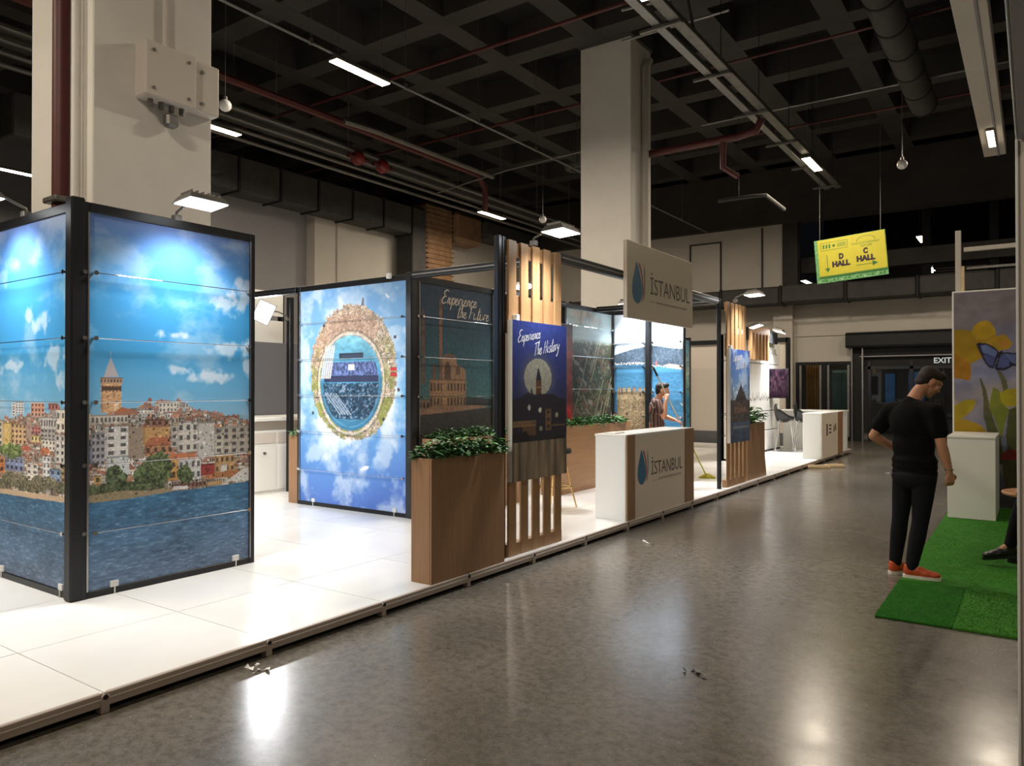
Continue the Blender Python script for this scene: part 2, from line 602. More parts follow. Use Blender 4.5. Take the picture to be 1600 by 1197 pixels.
# ------------------------------------------------------------------ artwork of the printed panels
class Art:
    def __init__(s, W, H, base=(128, 128, 128)):
        s.W, s.H = W, H
        s.a = np.zeros((H, W, 3)) + np.array(base, float)
        s.U, s.V = np.meshgrid((np.arange(W)) / (W - 1), (np.arange(H)) / (H - 1))
    def noise(s, seed, fx, fy, octv=4, gain=.55):
        r = np.random.default_rng(seed)
        out = np.zeros((s.H, s.W)); amp = 1; tot = 0
        for o in range(octv):
            nx, ny = int(fx * 2**o) + 2, int(fy * 2**o) + 2
            g = r.random((ny, nx))
            x = s.U * (nx - 1.001); y = s.V * (ny - 1.001)
            xi = x.astype(int); yi = y.astype(int)
            xf = x - xi; yf = y - yi
            xf = xf * xf * (3 - 2 * xf); yf = yf * yf * (3 - 2 * yf)
            n = (g[yi, xi] * (1 - xf) + g[yi, xi + 1] * xf) * (1 - yf) + (g[yi + 1, xi] * (1 - xf) + g[yi + 1, xi + 1] * xf) * yf
            out += n * amp; tot += amp; amp *= gain
        return out / tot
    def mix(s, mask, col):
        m = np.clip(mask, 0, 1)[..., None]
        s.a = s.a * (1 - m) + np.asarray(col, float) * m
    def grad(s, stops, axis='v'):
        t = s.V if axis == 'v' else s.U
        xs = [p for p, c in stops]
        for k in range(3):
            s.a[..., k] = np.interp(t, xs, [c[k] for p, c in stops])
    def rect(s, u0, v0, u1, v1, col):
        s.a[(s.U >= u0) & (s.U <= u1) & (s.V >= v0) & (s.V <= v1)] = col
    def inside(s, pts):
        m = np.zeros((s.H, s.W), bool)
        j = len(pts) - 1
        for i in range(len(pts)):
            (x1, y1), (x2, y2) = pts[i], pts[j]
            if y1 != y2:
                m ^= ((y1 > s.V) != (y2 > s.V)) & (s.U < (x2 - x1) * (s.V - y1) / (y2 - y1) + x1)
            j = i
        return m
    def poly(s, pts, col):
        s.a[s.inside(pts)] = col
    def ell(s, c, r, col, soft=0.0):
        d = np.sqrt(((s.U - c[0]) / r[0])**2 + ((s.V - c[1]) / r[1])**2)
        s.mix((1 - d) / soft + .5 if soft else (d < 1).astype(float), col)
    def building(s, u0, v0, u1, v1, col, win=None, rng=None):
        c = np.array(col, float)
        s.rect(u0, v0, u1, v1, c)
        s.rect(u0, v0, u0 + (u1 - u0) * .1, v1, c * .86)
        s.rect(u0, v1 - max(.004, (v1 - v0) * .05), u1, v1, c * .72)
        if win:
            nx, ny = win
            for i in range(nx):
                for k in range(ny):
                    a = u0 + (u1 - u0) * (i + .28) / nx; b = u0 + (u1 - u0) * (i + .76) / nx
                    p = v0 + (v1 - v0) * (k + .22) / ny; q = v0 + (v1 - v0) * (k + .72) / ny
                    if b - a < 1.0 / s.W: b = a + 1.0 / s.W
                    s.rect(a, p, b, q, c * .42 + np.array((8, 10, 16)))
                    if ny > 1:
                        s.rect(u0, q + (v1 - v0) * .12 / ny, u1, q + (v1 - v0) * .2 / ny, c * 1.06)
    def tree(s, c, r, col, seed):
        n = s.noise(seed, 26, 44, 3)
        q = np.clip((s.noise(seed + 1, 90, 180, 2, .9) - .2) / .6, 0, 1)
        d = ((s.U - c[0]) / r[0])**2 + ((s.V - c[1]) / r[1])**2
        m = d + (n - .5) * 1.1 < .95
        k = .3 + n * .55 + q * .75 + (s.V - c[1]) / r[1] * .12
        s.a[m] = np.array(col, float) * k[m][:, None]
    def ops(s, art, seed=1):
        for i, op in enumerate(art):
            t = op[0]
            if t == 'b':
                s.building(*op[2], op[1], op[3] if len(op) > 3 else None)
            elif t == 'p':
                s.poly(op[2], op[1])
            elif t == 'e':
                s.ell(op[2], op[3], op[1])
            elif t == 't':
                s.tree(op[2], op[3], op[1], seed * 100 + i)
    def speckle(s, mask, amt, seed, fx, fy):
        n = s.noise(seed, fx, fy, 2) - .5
        s.a[mask] *= (1 + n[mask] * amt)[:, None]

def make_print(name, art, org, du, dv, parent, m=None, thick=.003):
    """the printed sheet: a fine grid whose vertices carry the ink colours, plus its thin edge"""
    W, H = art.W, art.H
    org, du, dv = (np.array(q, float) for q in (org, du, dv))
    co = org + art.U[..., None] * du + art.V[..., None] * dv - ORG[parent.name]
    co = co.reshape(-1, 3)
    n = np.cross(du, dv); n /= np.linalg.norm(n)
    i = (np.arange(H - 1)[:, None] * W + np.arange(W - 1)[None]).ravel()
    quads = np.stack([i, i + 1, i + 1 + W, i + W], 1)
    back = np.array([org, org + du, org + du + dv, org + dv]) - ORG[parent.name] - n * thick
    nv = len(co)
    co = np.vstack([co, back])
    c = [0, W - 1, H * W - 1, (H - 1) * W]
    ex = np.array([[nv + 3, nv + 2, nv + 1, nv]] + [[c[(k + 1) % 4], c[k], nv + k, nv + (k + 1) % 4] for k in range(4)])
    quads = np.vstack([quads, ex])
    me = bpy.data.meshes.new(name)
    me.vertices.add(len(co)); me.vertices.foreach_set('co', co.ravel())
    me.loops.add(quads.size); me.loops.foreach_set('vertex_index', quads.ravel().astype(np.int32))
    me.polygons.add(len(quads)); me.polygons.foreach_set('loop_start', np.arange(0, quads.size, 4, dtype=np.int32))
    me.update(calc_edges=True)
    col = np.ones((len(co), 4)); col[:nv, :3] = lin(np.clip(art.a.reshape(-1, 3), 0, 255)); col[nv:, :3] = .7
    at = me.color_attributes.new('ink', 'FLOAT_COLOR', 'POINT')
    at.data.foreach_set('color', col.ravel().astype(np.float32))
    me.materials.append(m or MT['print'])
    o = bpy.data.objects.new(name, me)
    COL.objects.link(o)
    o.parent = parent
    ORG[o.name] = ORG[parent.name]
    return o
# artwork outlines in panel coordinates (0..1)
ART_CITY_RIGHT=[
 ('b',(205,195,175),(-0.025,0.414,0.014,0.472)),
 ('b',(203,192,176),(0.014,0.44,0.215,0.464),(9,1)),
 ('b',(205,195,185),(0.266,0.465,0.364,0.478),(5,2)),
 ('b',(205,195,180),(0.394,0.467,0.505,0.494),(5,2)),
 ('b',(196,156,118),(0.065,0.47,0.179,0.564)),
 ('b',(150,118,95),(0.074,0.528,0.172,0.542),(5,1)),
 ('b',(170,140,120),(0.061,0.548,0.183,0.564),(7,1)),
 ('p',(170,163,166),[(0.118,0.619),(0.163,0.566),(0.08,0.565)]),
 ('b',(206,180,150),(0.137,0.47,0.162,0.502)),
 ('p',(165,100,72),[(0.137,0.47),(0.179,0.484),(0.27,0.472),(0.27,0.462),(0.137,0.463)]),
 ('b',(110,115,142),(-0.025,0.334,0.015,0.398),(2,4)),
 ('b',(150,146,154),(0.015,0.329,0.089,0.417),(3,5)),
 ('b',(207,203,198),(0.089,0.351,0.22,0.432),(2,4)),
 ('b',(190,196,198),(0.096,0.299,0.224,0.351)),
 ('p',(152,132,112),[(0.215,0.44),(0.304,0.425),(0.304,0.339),(0.218,0.342)]),
 ('b',(203,146,80),(0.298,0.377,0.462,0.429)),
 ('b',(158,102,82),(0.311,0.427,0.457,0.446),(4,1)),
 ('p',(184,96,60),[(0.308,0.375),(0.326,0.389),(0.357,0.397),(0.45,0.396),(0.482,0.371)]),
 ('b',(186,120,78),(0.31,0.347,0.485,0.375),(4,1)),
 ('b',(172,162,152),(0.466,0.364,0.512,0.428),(1,3)),
 ('b',(197,190,178),(0.51,0.348,0.645,0.436),(3,3)),
 ('b',(186,181,174),(0.637,0.332,0.75,0.436)),
 ('b',(168,158,143),(0.75,0.333,1.031,0.417),(5,4)),
 ('b',(188,178,160),(0.754,0.337,0.812,0.396),(1,3)),
 ('p',(206,112,62),[(0.442,0.332),(0.474,0.348),(0.612,0.344),(0.651,0.323)]),
 ('b',(206,142,62),(0.447,0.27,0.514,0.33),(1,2)),
 ('b',(192,190,188),(0.514,0.265,0.663,0.329),(4,2)),
 ('b',(172,52,46),(0.663,0.274,0.754,0.308)),
 ('b',(192,144,86),(0.754,0.277,0.895,0.332),(4,2)),
 ('b',(205,200,190),(0.794,0.273,0.839,0.304)),
 ('p',(188,112,60),[(0.672,0.27),(0.84,0.282),(1.032,0.279),(1.032,0.259),(0.698,0.263)]),
 ('b',(205,160,80),(0.029,0.281,0.07,0.304),(1,1)),
 ('b',(176,120,95),(-0.024,0.28,0.009,0.328),(1,2)),
 ('t',(88,108,62),(0.388,0.3),(0.086,0.054)),
 ('t',(80,100,58),(0.305,0.293),(0.06,0.032)),
 ('t',(84,104,66),(0.146,0.293),(0.06,0.033)),
 ('t',(86,106,60),(0.563,0.283),(0.05,0.028)),
 ('t',(78,92,56),(0.016,0.264),(0.061,0.018)),
 ('t',(80,94,58),(0.091,0.263),(0.062,0.016)),
 ('t',(72,88,54),(0.203,0.264),(0.065,0.016)),
 ('t',(80,96,58),(0.328,0.256),(0.123,0.014)),
 ('p',(150,130,92),[(-0.023,0.252),(0.057,0.253),(0.181,0.256),(0.313,0.249),(0.474,0.251),(0.475,0.235),(0.181,0.232),(-0.023,0.232)]),
 ('b',(140,90,72),(0.47,0.242,0.698,0.257),(9,1)),
 ('p',(205,205,202),[(0.475,0.24),(0.482,0.251),(0.58,0.25),(0.576,0.24)]),
 ('p',(196,150,84),[(0.707,0.253),(0.804,0.254),(0.808,0.243),(0.711,0.242)]),
 ('p',(208,208,205),[(0.831,0.248),(0.932,0.276),(0.97,0.286),(1.032,0.285),(1.032,0.243),(0.913,0.246)]),
 ('p',(-1,0,0),[(-0.023,0.233),(0.181,0.231),(0.475,0.237),(0.733,0.238),(1.037,0.242),(1.04,-0.166),(-0.021,-0.041)]),
 ('pt',(0.266,0.494)),
 ('pt',(0.505,0.496)),
 ('pt',(0.645,0.464)),
 ('pt',(1.026,0.422)),
]
ART_CITY_LEFT=[
 ('b',(205,203,198),(0.248,0.456,0.304,0.493),(1,5)),
 ('b',(200,198,196),(0.304,0.462,0.413,0.499),(3,5)),
 ('b',(196,148,124),(0.508,0.456,0.681,0.495),(4,3)),
 ('b',(180,120,110),(0.728,0.476,0.845,0.494),(3,1)),
 ('b',(200,180,150),(-0.357,0.385,-0.204,0.45),(2,4)),
 ('b',(190,160,120),(-0.174,0.365,0.001,0.434),(2,4)),
 ('b',(205,190,165),(0.001,0.368,0.121,0.439),(2,4)),
 ('b',(226,184,96),(0.121,0.37,0.237,0.436)),
 ('b',(217,168,114),(0.24,0.376,0.45,0.434),(4,4)),
 ('b',(178,144,124),(0.447,0.393,0.51,0.458)),
 ('b',(204,114,104),(0.522,0.408,0.634,0.429),(3,2)),
 ('b',(226,192,116),(0.51,0.386,0.641,0.405),(3,1)),
 ('b',(192,188,184),(0.633,0.425,0.823,0.457),(6,1)),
 ('b',(217,207,188),(0.823,0.418,0.982,0.479),(3,2)),
 ('b',(162,157,154),(0.635,0.389,0.812,0.425),(4,3)),
 ('b',(217,208,192),(0.647,0.366,0.819,0.394),(4,2)),
 ('b',(202,196,188),(0.813,0.336,0.986,0.41),(3,4)),
 ('p',(206,108,68),[(0.629,0.354),(0.647,0.372),(0.731,0.373),(0.761,0.357)]),
 ('p',(200,96,70),[(0.377,0.358),(0.396,0.372),(0.486,0.374),(0.524,0.361)]),
 ('b',(122,136,182),(0.165,0.297,0.413,0.339),(4,2)),
 ('b',(222,212,198),(0.448,0.278,0.603,0.326),(2,3)),
 ('b',(217,217,217),(0.661,0.284,0.758,0.349),(2,4)),
 ('b',(124,152,192),(0.747,0.279,0.886,0.318),(2,2)),
 ('b',(190,150,100),(0.885,0.283,0.986,0.335),(2,3)),
 ('b',(226,124,54),(-0.201,0.288,0.158,0.335),(4,2)),
 ('t',(112,136,68),(0.238,0.355),(0.159,0.023)),
 ('t',(118,114,84),(0.227,0.271),(0.12,0.022)),
 ('t',(122,116,86),(0.399,0.271),(0.102,0.02)),
 ('t',(112,106,76),(0.613,0.275),(0.096,0.019)),
 ('t',(118,112,82),(0.757,0.278),(0.081,0.02)),
 ('t',(112,108,78),(0.896,0.27),(0.1,0.017)),
 ('t',(108,102,74),(0.489,0.26),(0.244,0.017)),
 ('t',(110,104,74),(-0.052,0.25),(0.279,0.023)),
 ('p',(206,172,132),[(-0.509,0.228),(0.091,0.241),(0.489,0.244),(0.988,0.248),(0.988,0.234),(0.49,0.228),(0.091,0.227),(-0.509,0.219)]),
 ('p',(-1,0,0),[(-0.509,0.219),(0.091,0.226),(0.49,0.228),(0.988,0.233),(0.996,-0.117),(-0.494,-0.251)]),
 ('pt',(0.085,0.445)),
 ('pt',(0.484,0.457)),
 ('pt',(0.959,0.482)),
]
ART_PLANET=[
 ('e',(0,0,0),(0.496,0.561),(0.291,0.217)),
 ('e',(0,0,0),(0.496,0.561),(0.404,0.341)),
 ('b',(60,70,90),(0.392,0.672,0.618,0.696)),
 ('b',(220,225,235),(0.478,0.619,0.538,0.647)),
 ('b',(200,60,70),(0.859,0.613,0.917,0.629)),
 ('b',(190,60,70),(0.859,0.589,0.917,0.606)),
 ('p',(230,235,240),[(0.585,0.171),(0.633,0.191),(0.674,0.189),(0.661,0.175),(0.606,0.165)]),
 ('p',(240,245,250),[(0.812,0.952),(0.825,0.952),(0.851,0.934),(0.838,0.931)]),
 ('p',(120,115,125),[(0.61,0.945),(0.62,0.945),(0.626,0.907),(0.597,0.908)]),
 ('b',(55,60,90),(0.245,0.566,0.754,0.595)),
]
ART_MOSQUE=[
 ('b',(122,88,70),(0.253,0.561,0.291,0.915)),
 ('b',(100,70,58),(0.242,0.814,0.302,0.823)),
 ('b',(108,78,64),(0.03,0.554,0.067,0.855)),
 ('b',(90,66,56),(0.023,0.776,0.073,0.785)),
 ('p',(110,80,66),[(0.253,0.913),(0.272,0.952),(0.291,0.915)]),
 ('p',(98,72,60),[(0.03,0.853),(0.046,0.898),(0.066,0.855)]),
 ('p',(112,84,68),[(0.302,0.677),(0.323,0.689),(0.382,0.697),(0.445,0.691),(0.478,0.677)]),
 ('b',(105,80,66),(0.164,0.56,0.208,0.641)),
 ('p',(146,112,84),[(0.295,0.674),(0.478,0.677),(0.486,0.649),(0.613,0.622),(0.617,0.549),(0.295,0.548)]),
 ('p',(92,72,60),[(0.323,0.634),(0.346,0.656),(0.377,0.66),(0.406,0.636),(0.409,0.573),(0.323,0.573)]),
 ('p',(100,78,64),[(0.479,0.63),(0.51,0.643),(0.538,0.631),(0.538,0.599),(0.479,0.599)]),
 ('b',(152,116,86),(0.127,0.447,0.617,0.577),(11,2)),
 ('b',(165,126,92),(0.285,0.448,0.347,0.561)),
 ('b',(130,102,82),(-0.005,0.441,0.131,0.488),(3,1)),
 ('p',(150,112,92),[(-0.018,0.433),(0.131,0.452),(0.889,0.457),(0.92,0.444),(0.538,0.432),(-0.018,0.419)]),
 ('p',(70,66,68),[(-0.018,0.419),(0.538,0.431),(1.055,0.446),(1.055,0.134),(-0.017,0.184)]),
 ('p',(60,62,66),[(0.614,0.498),(1.055,0.483),(1.055,0.449),(0.614,0.46)]),
 ('pt',(0.293,0.934)),
 ('pt',(0.486,0.875)),
]
ART_MOON=[
 ('e',(128,126,112),(0.451,0.647),(0.252,0.122)),
 ('p',(34,30,38),[(-0.044,0.486),(0.025,0.511),(0.142,0.523),(0.263,0.553),(0.312,0.548),(0.332,0.588),(0.352,0.544),(0.407,0.535),(0.413,0.642),(0.443,0.705),(0.464,0.705),(0.51,0.634),(0.51,0.543),(0.727,0.543),(0.836,0.514),(0.977,0.513),(0.976,0.097),(-0.044,0.147)]),
 ('p',(74,46,36),[(0.41,0.544),(0.41,0.631),(0.51,0.632),(0.512,0.543)]),
 ('b',(120,90,60),(0.418,0.578,0.51,0.59)),
 ('b',(120,92,60),(-0.044,0.336,0.407,0.375),(14,1)),
 ('b',(96,72,50),(0.58,0.305,0.689,0.447),(1,3)),
 ('b',(84,62,44),(0.166,0.28,0.412,0.338)),
 ('b',(90,70,50),(0.699,0.328,0.977,0.342)),
 ('p',(26,22,26),[(-0.044,0.291),(0.239,0.308),(0.312,0.262),(0.166,0.197),(-0.044,0.194)]),
 ('p',(24,20,22),[(0.239,0.221),(0.976,0.267),(0.976,0.201),(0.239,0.203)]),
 ('e',(150,150,140),(0.288,0.456),(0.024,0.018)),
 ('e',(165,160,140),(0.484,0.437),(0.028,0.017)),
 ('e',(140,132,110),(0.803,0.401),(0.028,0.017)),
 ('e',(120,115,100),(0.502,0.318),(0.031,0.016)),
 ('pt',(0.03,0.831)),
 ('pt',(0.3,0.804)),
]
ART_DAFF=[
 ('p',(176,142,28),[(-0.001,0.826),(0.044,0.824),(0.072,0.816),(0.078,0.836),(0.101,0.857),(0.128,0.864),(0.146,0.855),(0.161,0.828),(0.169,0.801),(0.157,0.775),(0.172,0.756),(0.108,0.687),(0.062,0.661),(-0.002,0.644)]),
 ('p',(196,160,32),[(0.072,0.816),(0.078,0.836),(0.101,0.857),(0.128,0.864),(0.146,0.855),(0.161,0.828),(0.169,0.798),(0.127,0.776),(0.089,0.773)]),
 ('p',(186,150,36),[(0.157,0.788),(0.202,0.796),(0.231,0.754),(0.216,0.728),(0.172,0.721),(0.127,0.758)]),
 ('p',(196,136,52),[(0.179,0.756),(0.202,0.773),(0.22,0.75),(0.201,0.733)]),
 ('p',(176,124,30),[(-0.002,0.717),(0.066,0.665),(0.07,0.616),(0.064,0.584),(-0.002,0.598)]),
 ('p',(108,110,76),[(0.17,0.63),(0.186,0.628),(0.208,0.579),(0.215,0.535),(0.195,0.535),(0.186,0.579)]),
 ('p',(96,98,70),[(0.102,0.597),(0.108,0.597),(0.126,0.548),(0.152,0.419),(0.118,0.419),(0.115,0.53)]),
 ('p',(182,168,40),[(0.178,0.526),(0.208,0.544),(0.244,0.548),(0.244,0.469),(0.2,0.464),(0.18,0.482)]),
 ('p',(128,140,52),[(0.156,0.555),(0.179,0.539),(0.186,0.486),(0.215,0.451),(0.2,0.385),(0.185,0.31),(0.163,0.402),(0.137,0.463)]),
 ('p',(84,88,50),[(0.215,0.451),(0.244,0.465),(0.243,0.203),(0.214,0.21),(0.203,0.332)]),
 ('p',(186,166,36),[(-0.003,0.462),(0.042,0.494),(0.081,0.496),(0.088,0.481),(0.073,0.445),(0.034,0.408),(-0.003,0.393)]),
 ('p',(190,156,34),[(-0.003,0.402),(0.042,0.403),(0.099,0.382),(0.144,0.335),(0.118,0.285),(-0.003,0.279)]),
 ('p',(84,90,52),[(0.118,0.419),(0.152,0.419),(0.185,0.31),(0.199,0.2),(0.17,0.198),(0.144,0.286)]),
 ('p',(40,38,60),[(0.089,0.755),(0.101,0.761),(0.127,0.758),(0.153,0.744),(0.172,0.725),(0.181,0.712),(0.16,0.65),(0.157,0.639),(0.138,0.646),(0.123,0.669),(0.104,0.714)]),
 ('p',(40,38,60),[(0.187,0.714),(0.216,0.712),(0.245,0.709),(0.245,0.649),(0.23,0.649),(0.216,0.64),(0.197,0.63),(0.168,0.632),(0.16,0.643)]),
 ('p',(104,122,176),[(0.106,0.75),(0.127,0.751),(0.15,0.737),(0.172,0.717),(0.164,0.69),(0.138,0.704),(0.116,0.713)]),
 ('p',(82,92,150),[(0.118,0.707),(0.142,0.699),(0.164,0.688),(0.155,0.65),(0.142,0.655),(0.129,0.673)]),
 ('p',(84,94,152),[(0.181,0.698),(0.194,0.707),(0.22,0.671),(0.216,0.649),(0.194,0.641),(0.172,0.643)]),
 ('p',(100,116,172),[(0.196,0.707),(0.241,0.703),(0.242,0.657),(0.223,0.671)]),
 ('p',(30,28,40),[(0.177,0.712),(0.189,0.722),(0.194,0.716),(0.187,0.703),(0.179,0.685),(0.172,0.663)]),
 ('p',(150,50,54),[(0.185,0.246),(0.207,0.266),(0.25,0.273),(0.25,0.225),(0.184,0.217)]),
 ('p',(92,84,58),[(0.188,0.217),(0.25,0.225),(0.249,0.072),(0.199,0.068)]),
]
ART_F1=[
 ('p',(1,0,0),[(-0.04,0.745),(0.171,0.758),(0.552,0.78),(0.824,0.789),(1.093,0.801),(1.092,0.682),(-0.04,0.687)]),
 ('b',(110,120,130),(-0.039,0.806,1.093,0.817)),
 ('b',(72,128,166),(-0.041,0.074,1.09,0.685)),
 ('b',(166,146,116),(0.081,0.075,1.09,0.521)),
 ('b',(166,146,116),(0.107,0.514,0.205,0.544)),
 ('b',(166,146,116),(0.257,0.514,0.361,0.544)),
 ('b',(166,146,116),(0.413,0.514,0.516,0.544)),
 ('b',(140,120,100),(0.585,0.514,0.687,0.544)),
 ('b',(150,130,108),(0.755,0.514,0.873,0.544)),
 ('b',(150,130,108),(0.924,0.514,1.041,0.544)),
 ('b',(96,66,56),(0.135,0.496,0.163,0.536)),
 ('b',(96,66,56),(0.222,0.496,0.246,0.536)),
 ('b',(96,66,56),(0.385,0.496,0.413,0.535)),
 ('b',(96,66,56),(0.55,0.496,0.585,0.535)),
 ('b',(86,66,56),(0.806,0.486,0.839,0.514)),
 ('b',(60,50,46),(0.378,0.371,0.422,0.386)),
 ('b',(140,70,60),(-0.007,0.348,0.064,0.385)),
]
ART_F2=[
 ('p',(1,0,0),[(-0.051,0.801),(0.232,0.795),(0.581,0.782),(1.025,0.772),(1.024,0.657),(0.58,0.665),(-0.052,0.682)]),
 ('b',(120,128,136),(-0.051,0.812,0.581,0.819)),
 ('p',(72,130,170),[(-0.123,0.682),(0.58,0.662),(1.024,0.65),(1.017,-0.111),(-0.129,-0.13)]),
 ('p',(190,170,150),[(0.441,0.68),(0.58,0.686),(0.956,0.671),(0.956,0.65),(0.51,0.662)]),
 ('p',(176,90,80),[(0.108,0.698),(0.161,0.702),(0.178,0.674),(0.118,0.671)]),
 ('b',(200,200,200),(0.011,0.5,0.036,0.542)),
 ('p',(215,218,220),[(0.886,0.452),(1.022,0.442),(0.971,0.432)]),
]
def paint_city(art_ops, W, H, sky_line, seed):
    a = Art(W, H)
    a.grad([(0, (66, 92, 128)), (.42, (138, 178, 202)), (.52, (104, 164, 200)), (.64, (62, 142, 192)), (.8, (66, 150, 208)), (.93, (86, 140, 205)), (1, (104, 132, 192))])
    # clouds: broad wisps and a few heaped ones
    n = a.noise(seed, 3, 9, 6, .6)
    a.mix(np.clip((n - .53) * 2.4, 0, .4) * (a.V > .4), (196, 206, 218))
    if seed == 3:
        for c, r in (((.83, .80), (.10, .032)), ((.95, .83), (.09, .05)), ((.9, .66), (.16, .03)), ((.75, .57), (.14, .022)), ((.98, .6), (.05, .03)), ((.55, .59), (.08, .016)), ((.5, .69), (.12, .016))):
            q = a.noise(seed + int(c[0] * 100), 12, 22, 4)
            d = np.sqrt(((a.U - c[0]) / r[0])**2 + ((a.V - c[1]) / r[1])**2)
            a.mix(np.clip((1.25 - d) * 1.4 + (q - .5) * 3.4 - .35, 0, .7), (218, 220, 228))
    else:
        for c, r in (((.62, .72), (.1, .035)), ((.5, .74), (.06, .03)), ((.78, .62), (.14, .03)), ((.9, .55), (.1, .04)), ((.2, .6), (.15, .02))):
            q = a.noise(seed + int(c[0] * 100), 12, 22, 4)
            d = np.sqrt(((a.U - c[0]) / r[0])**2 + ((a.V - c[1]) / r[1])**2)
            a.mix(np.clip((1.25 - d) * 1.4 + (q - .5) * 3.4 - .35, 0, .62), (210, 214, 224))
    # crowd of small houses climbing the hill
    r = np.random.default_rng(seed)
    pal = [(206, 196, 176), (190, 180, 165), (214, 204, 186), (176, 160, 146), (200, 172, 132), (190, 148, 116), (166, 150, 142), (216, 210, 200)]
    roof = [(172, 100, 76), (158, 92, 74), (150, 108, 96), (186, 118, 84)]
    sx, sv = [p[0] for p in sky_line], [p[1] for p in sky_line]
    rows = 16
    for k in range(rows):
        t = k / (rows - 1)
        step = (.022 + .02 * t)
        u = -.03
        while u < 1.02:
            w = step * (.6 + r.random() * .9)
            top = np.interp(u + w / 2, sx, sv)
            base = top * (1 - t) + .27 * t
            h = (.013 + .022 * t) * (.6 + r.random() * .9)
            c = np.array(pal[r.integers(len(pal))], float) * (.82 + .26 * r.random())
            v1 = base + r.normal() * .004
            a.building(u, v1 - h * 1.6, u + w, v1, c, (max(1, int(w / .013)), max(1, int(h / .012))))
            if r.random() < .55:
                rc = np.array(roof[r.integers(4)], float) * (.85 + .3 * r.random())
                a.poly([(u - .003, v1 - .001), (u + w * .3, v1 + .008), (u + w * .75, v1 + .008), (u + w + .003, v1 - .001)], rc)
            u += w * .95
    m0 = a.a.copy()
    sea = None
    for op in art_ops:
        if op[0] == 'p' and op[1][0] == -1:
            sea = op[2]
    a.ops([o for o in art_ops if not (o[0] == 'p' and o[1][0] == -1) and o[0] != 'pt'], seed)
    land = (a.V < np.interp(a.U, sx, sv) + .004)
    # clutter of balconies, awnings, chimneys and gaps between the houses
    for k in range(900):
        u, v = r.random(), .24 + r.random() * .26
        if v > np.interp(u, sx, sv) - .012:
            continue
        w, h = .004 + .012 * r.random(), .002 + .006 * r.random()
        m = (a.U >= u) & (a.U <= u + w) & (a.V >= v) & (a.V <= v + h)
        a.a[m] = a.a[m] * (.5 + .8 * r.random()) + r.normal(0, 8, 3)
    if seed == 3:                      # stone courses and gallery arches of the round tower
        m = (a.U > .064) & (a.U < .18) & (a.V > .468) & (a.V < .546)
        a.speckle(m, .5, 44, 90, 260)
        for k in range(6):
            a.ell((.075 + k * .0195, .534), (.0055, .0085), (84, 64, 56))
        for u_, v_ in ((.10, .51), (.135, .512), (.1, .49), (.15, .496)):
            a.rect(u_, v_, u_ + .007, v_ + .006, (92, 72, 60))
        a.rect(.117, .619, .1195, .635, (150, 146, 150))
    g = np.random.default_rng(seed + 5).normal(size=(H, W))
    a.a[land] *= (1 + g[land] * .07)[:, None]
    gm = a.a[land].mean(1, keepdims=True)
    a.a[land] = (a.a[land] * .7 + gm * .3) * .97 + 5
    m = a.inside(sea)
    wv = a.noise(seed + 9, 24, 190, 4, .75)
    w2 = a.noise(seed + 10, 3, 14, 3)
    depth = np.clip(a.V / .27, 0, 1)[..., None]
    col = np.array((104, 124, 152)) * (1 - depth) + np.array((60, 112, 150)) * depth
    col = col * (.62 + wv * .62 + (w2 - .5) * .3)[..., None]
    a.a[m] = col[m]
    a.mix(m * np.clip((wv - .66) * 5, 0, .3), (168, 188, 204))
    return a

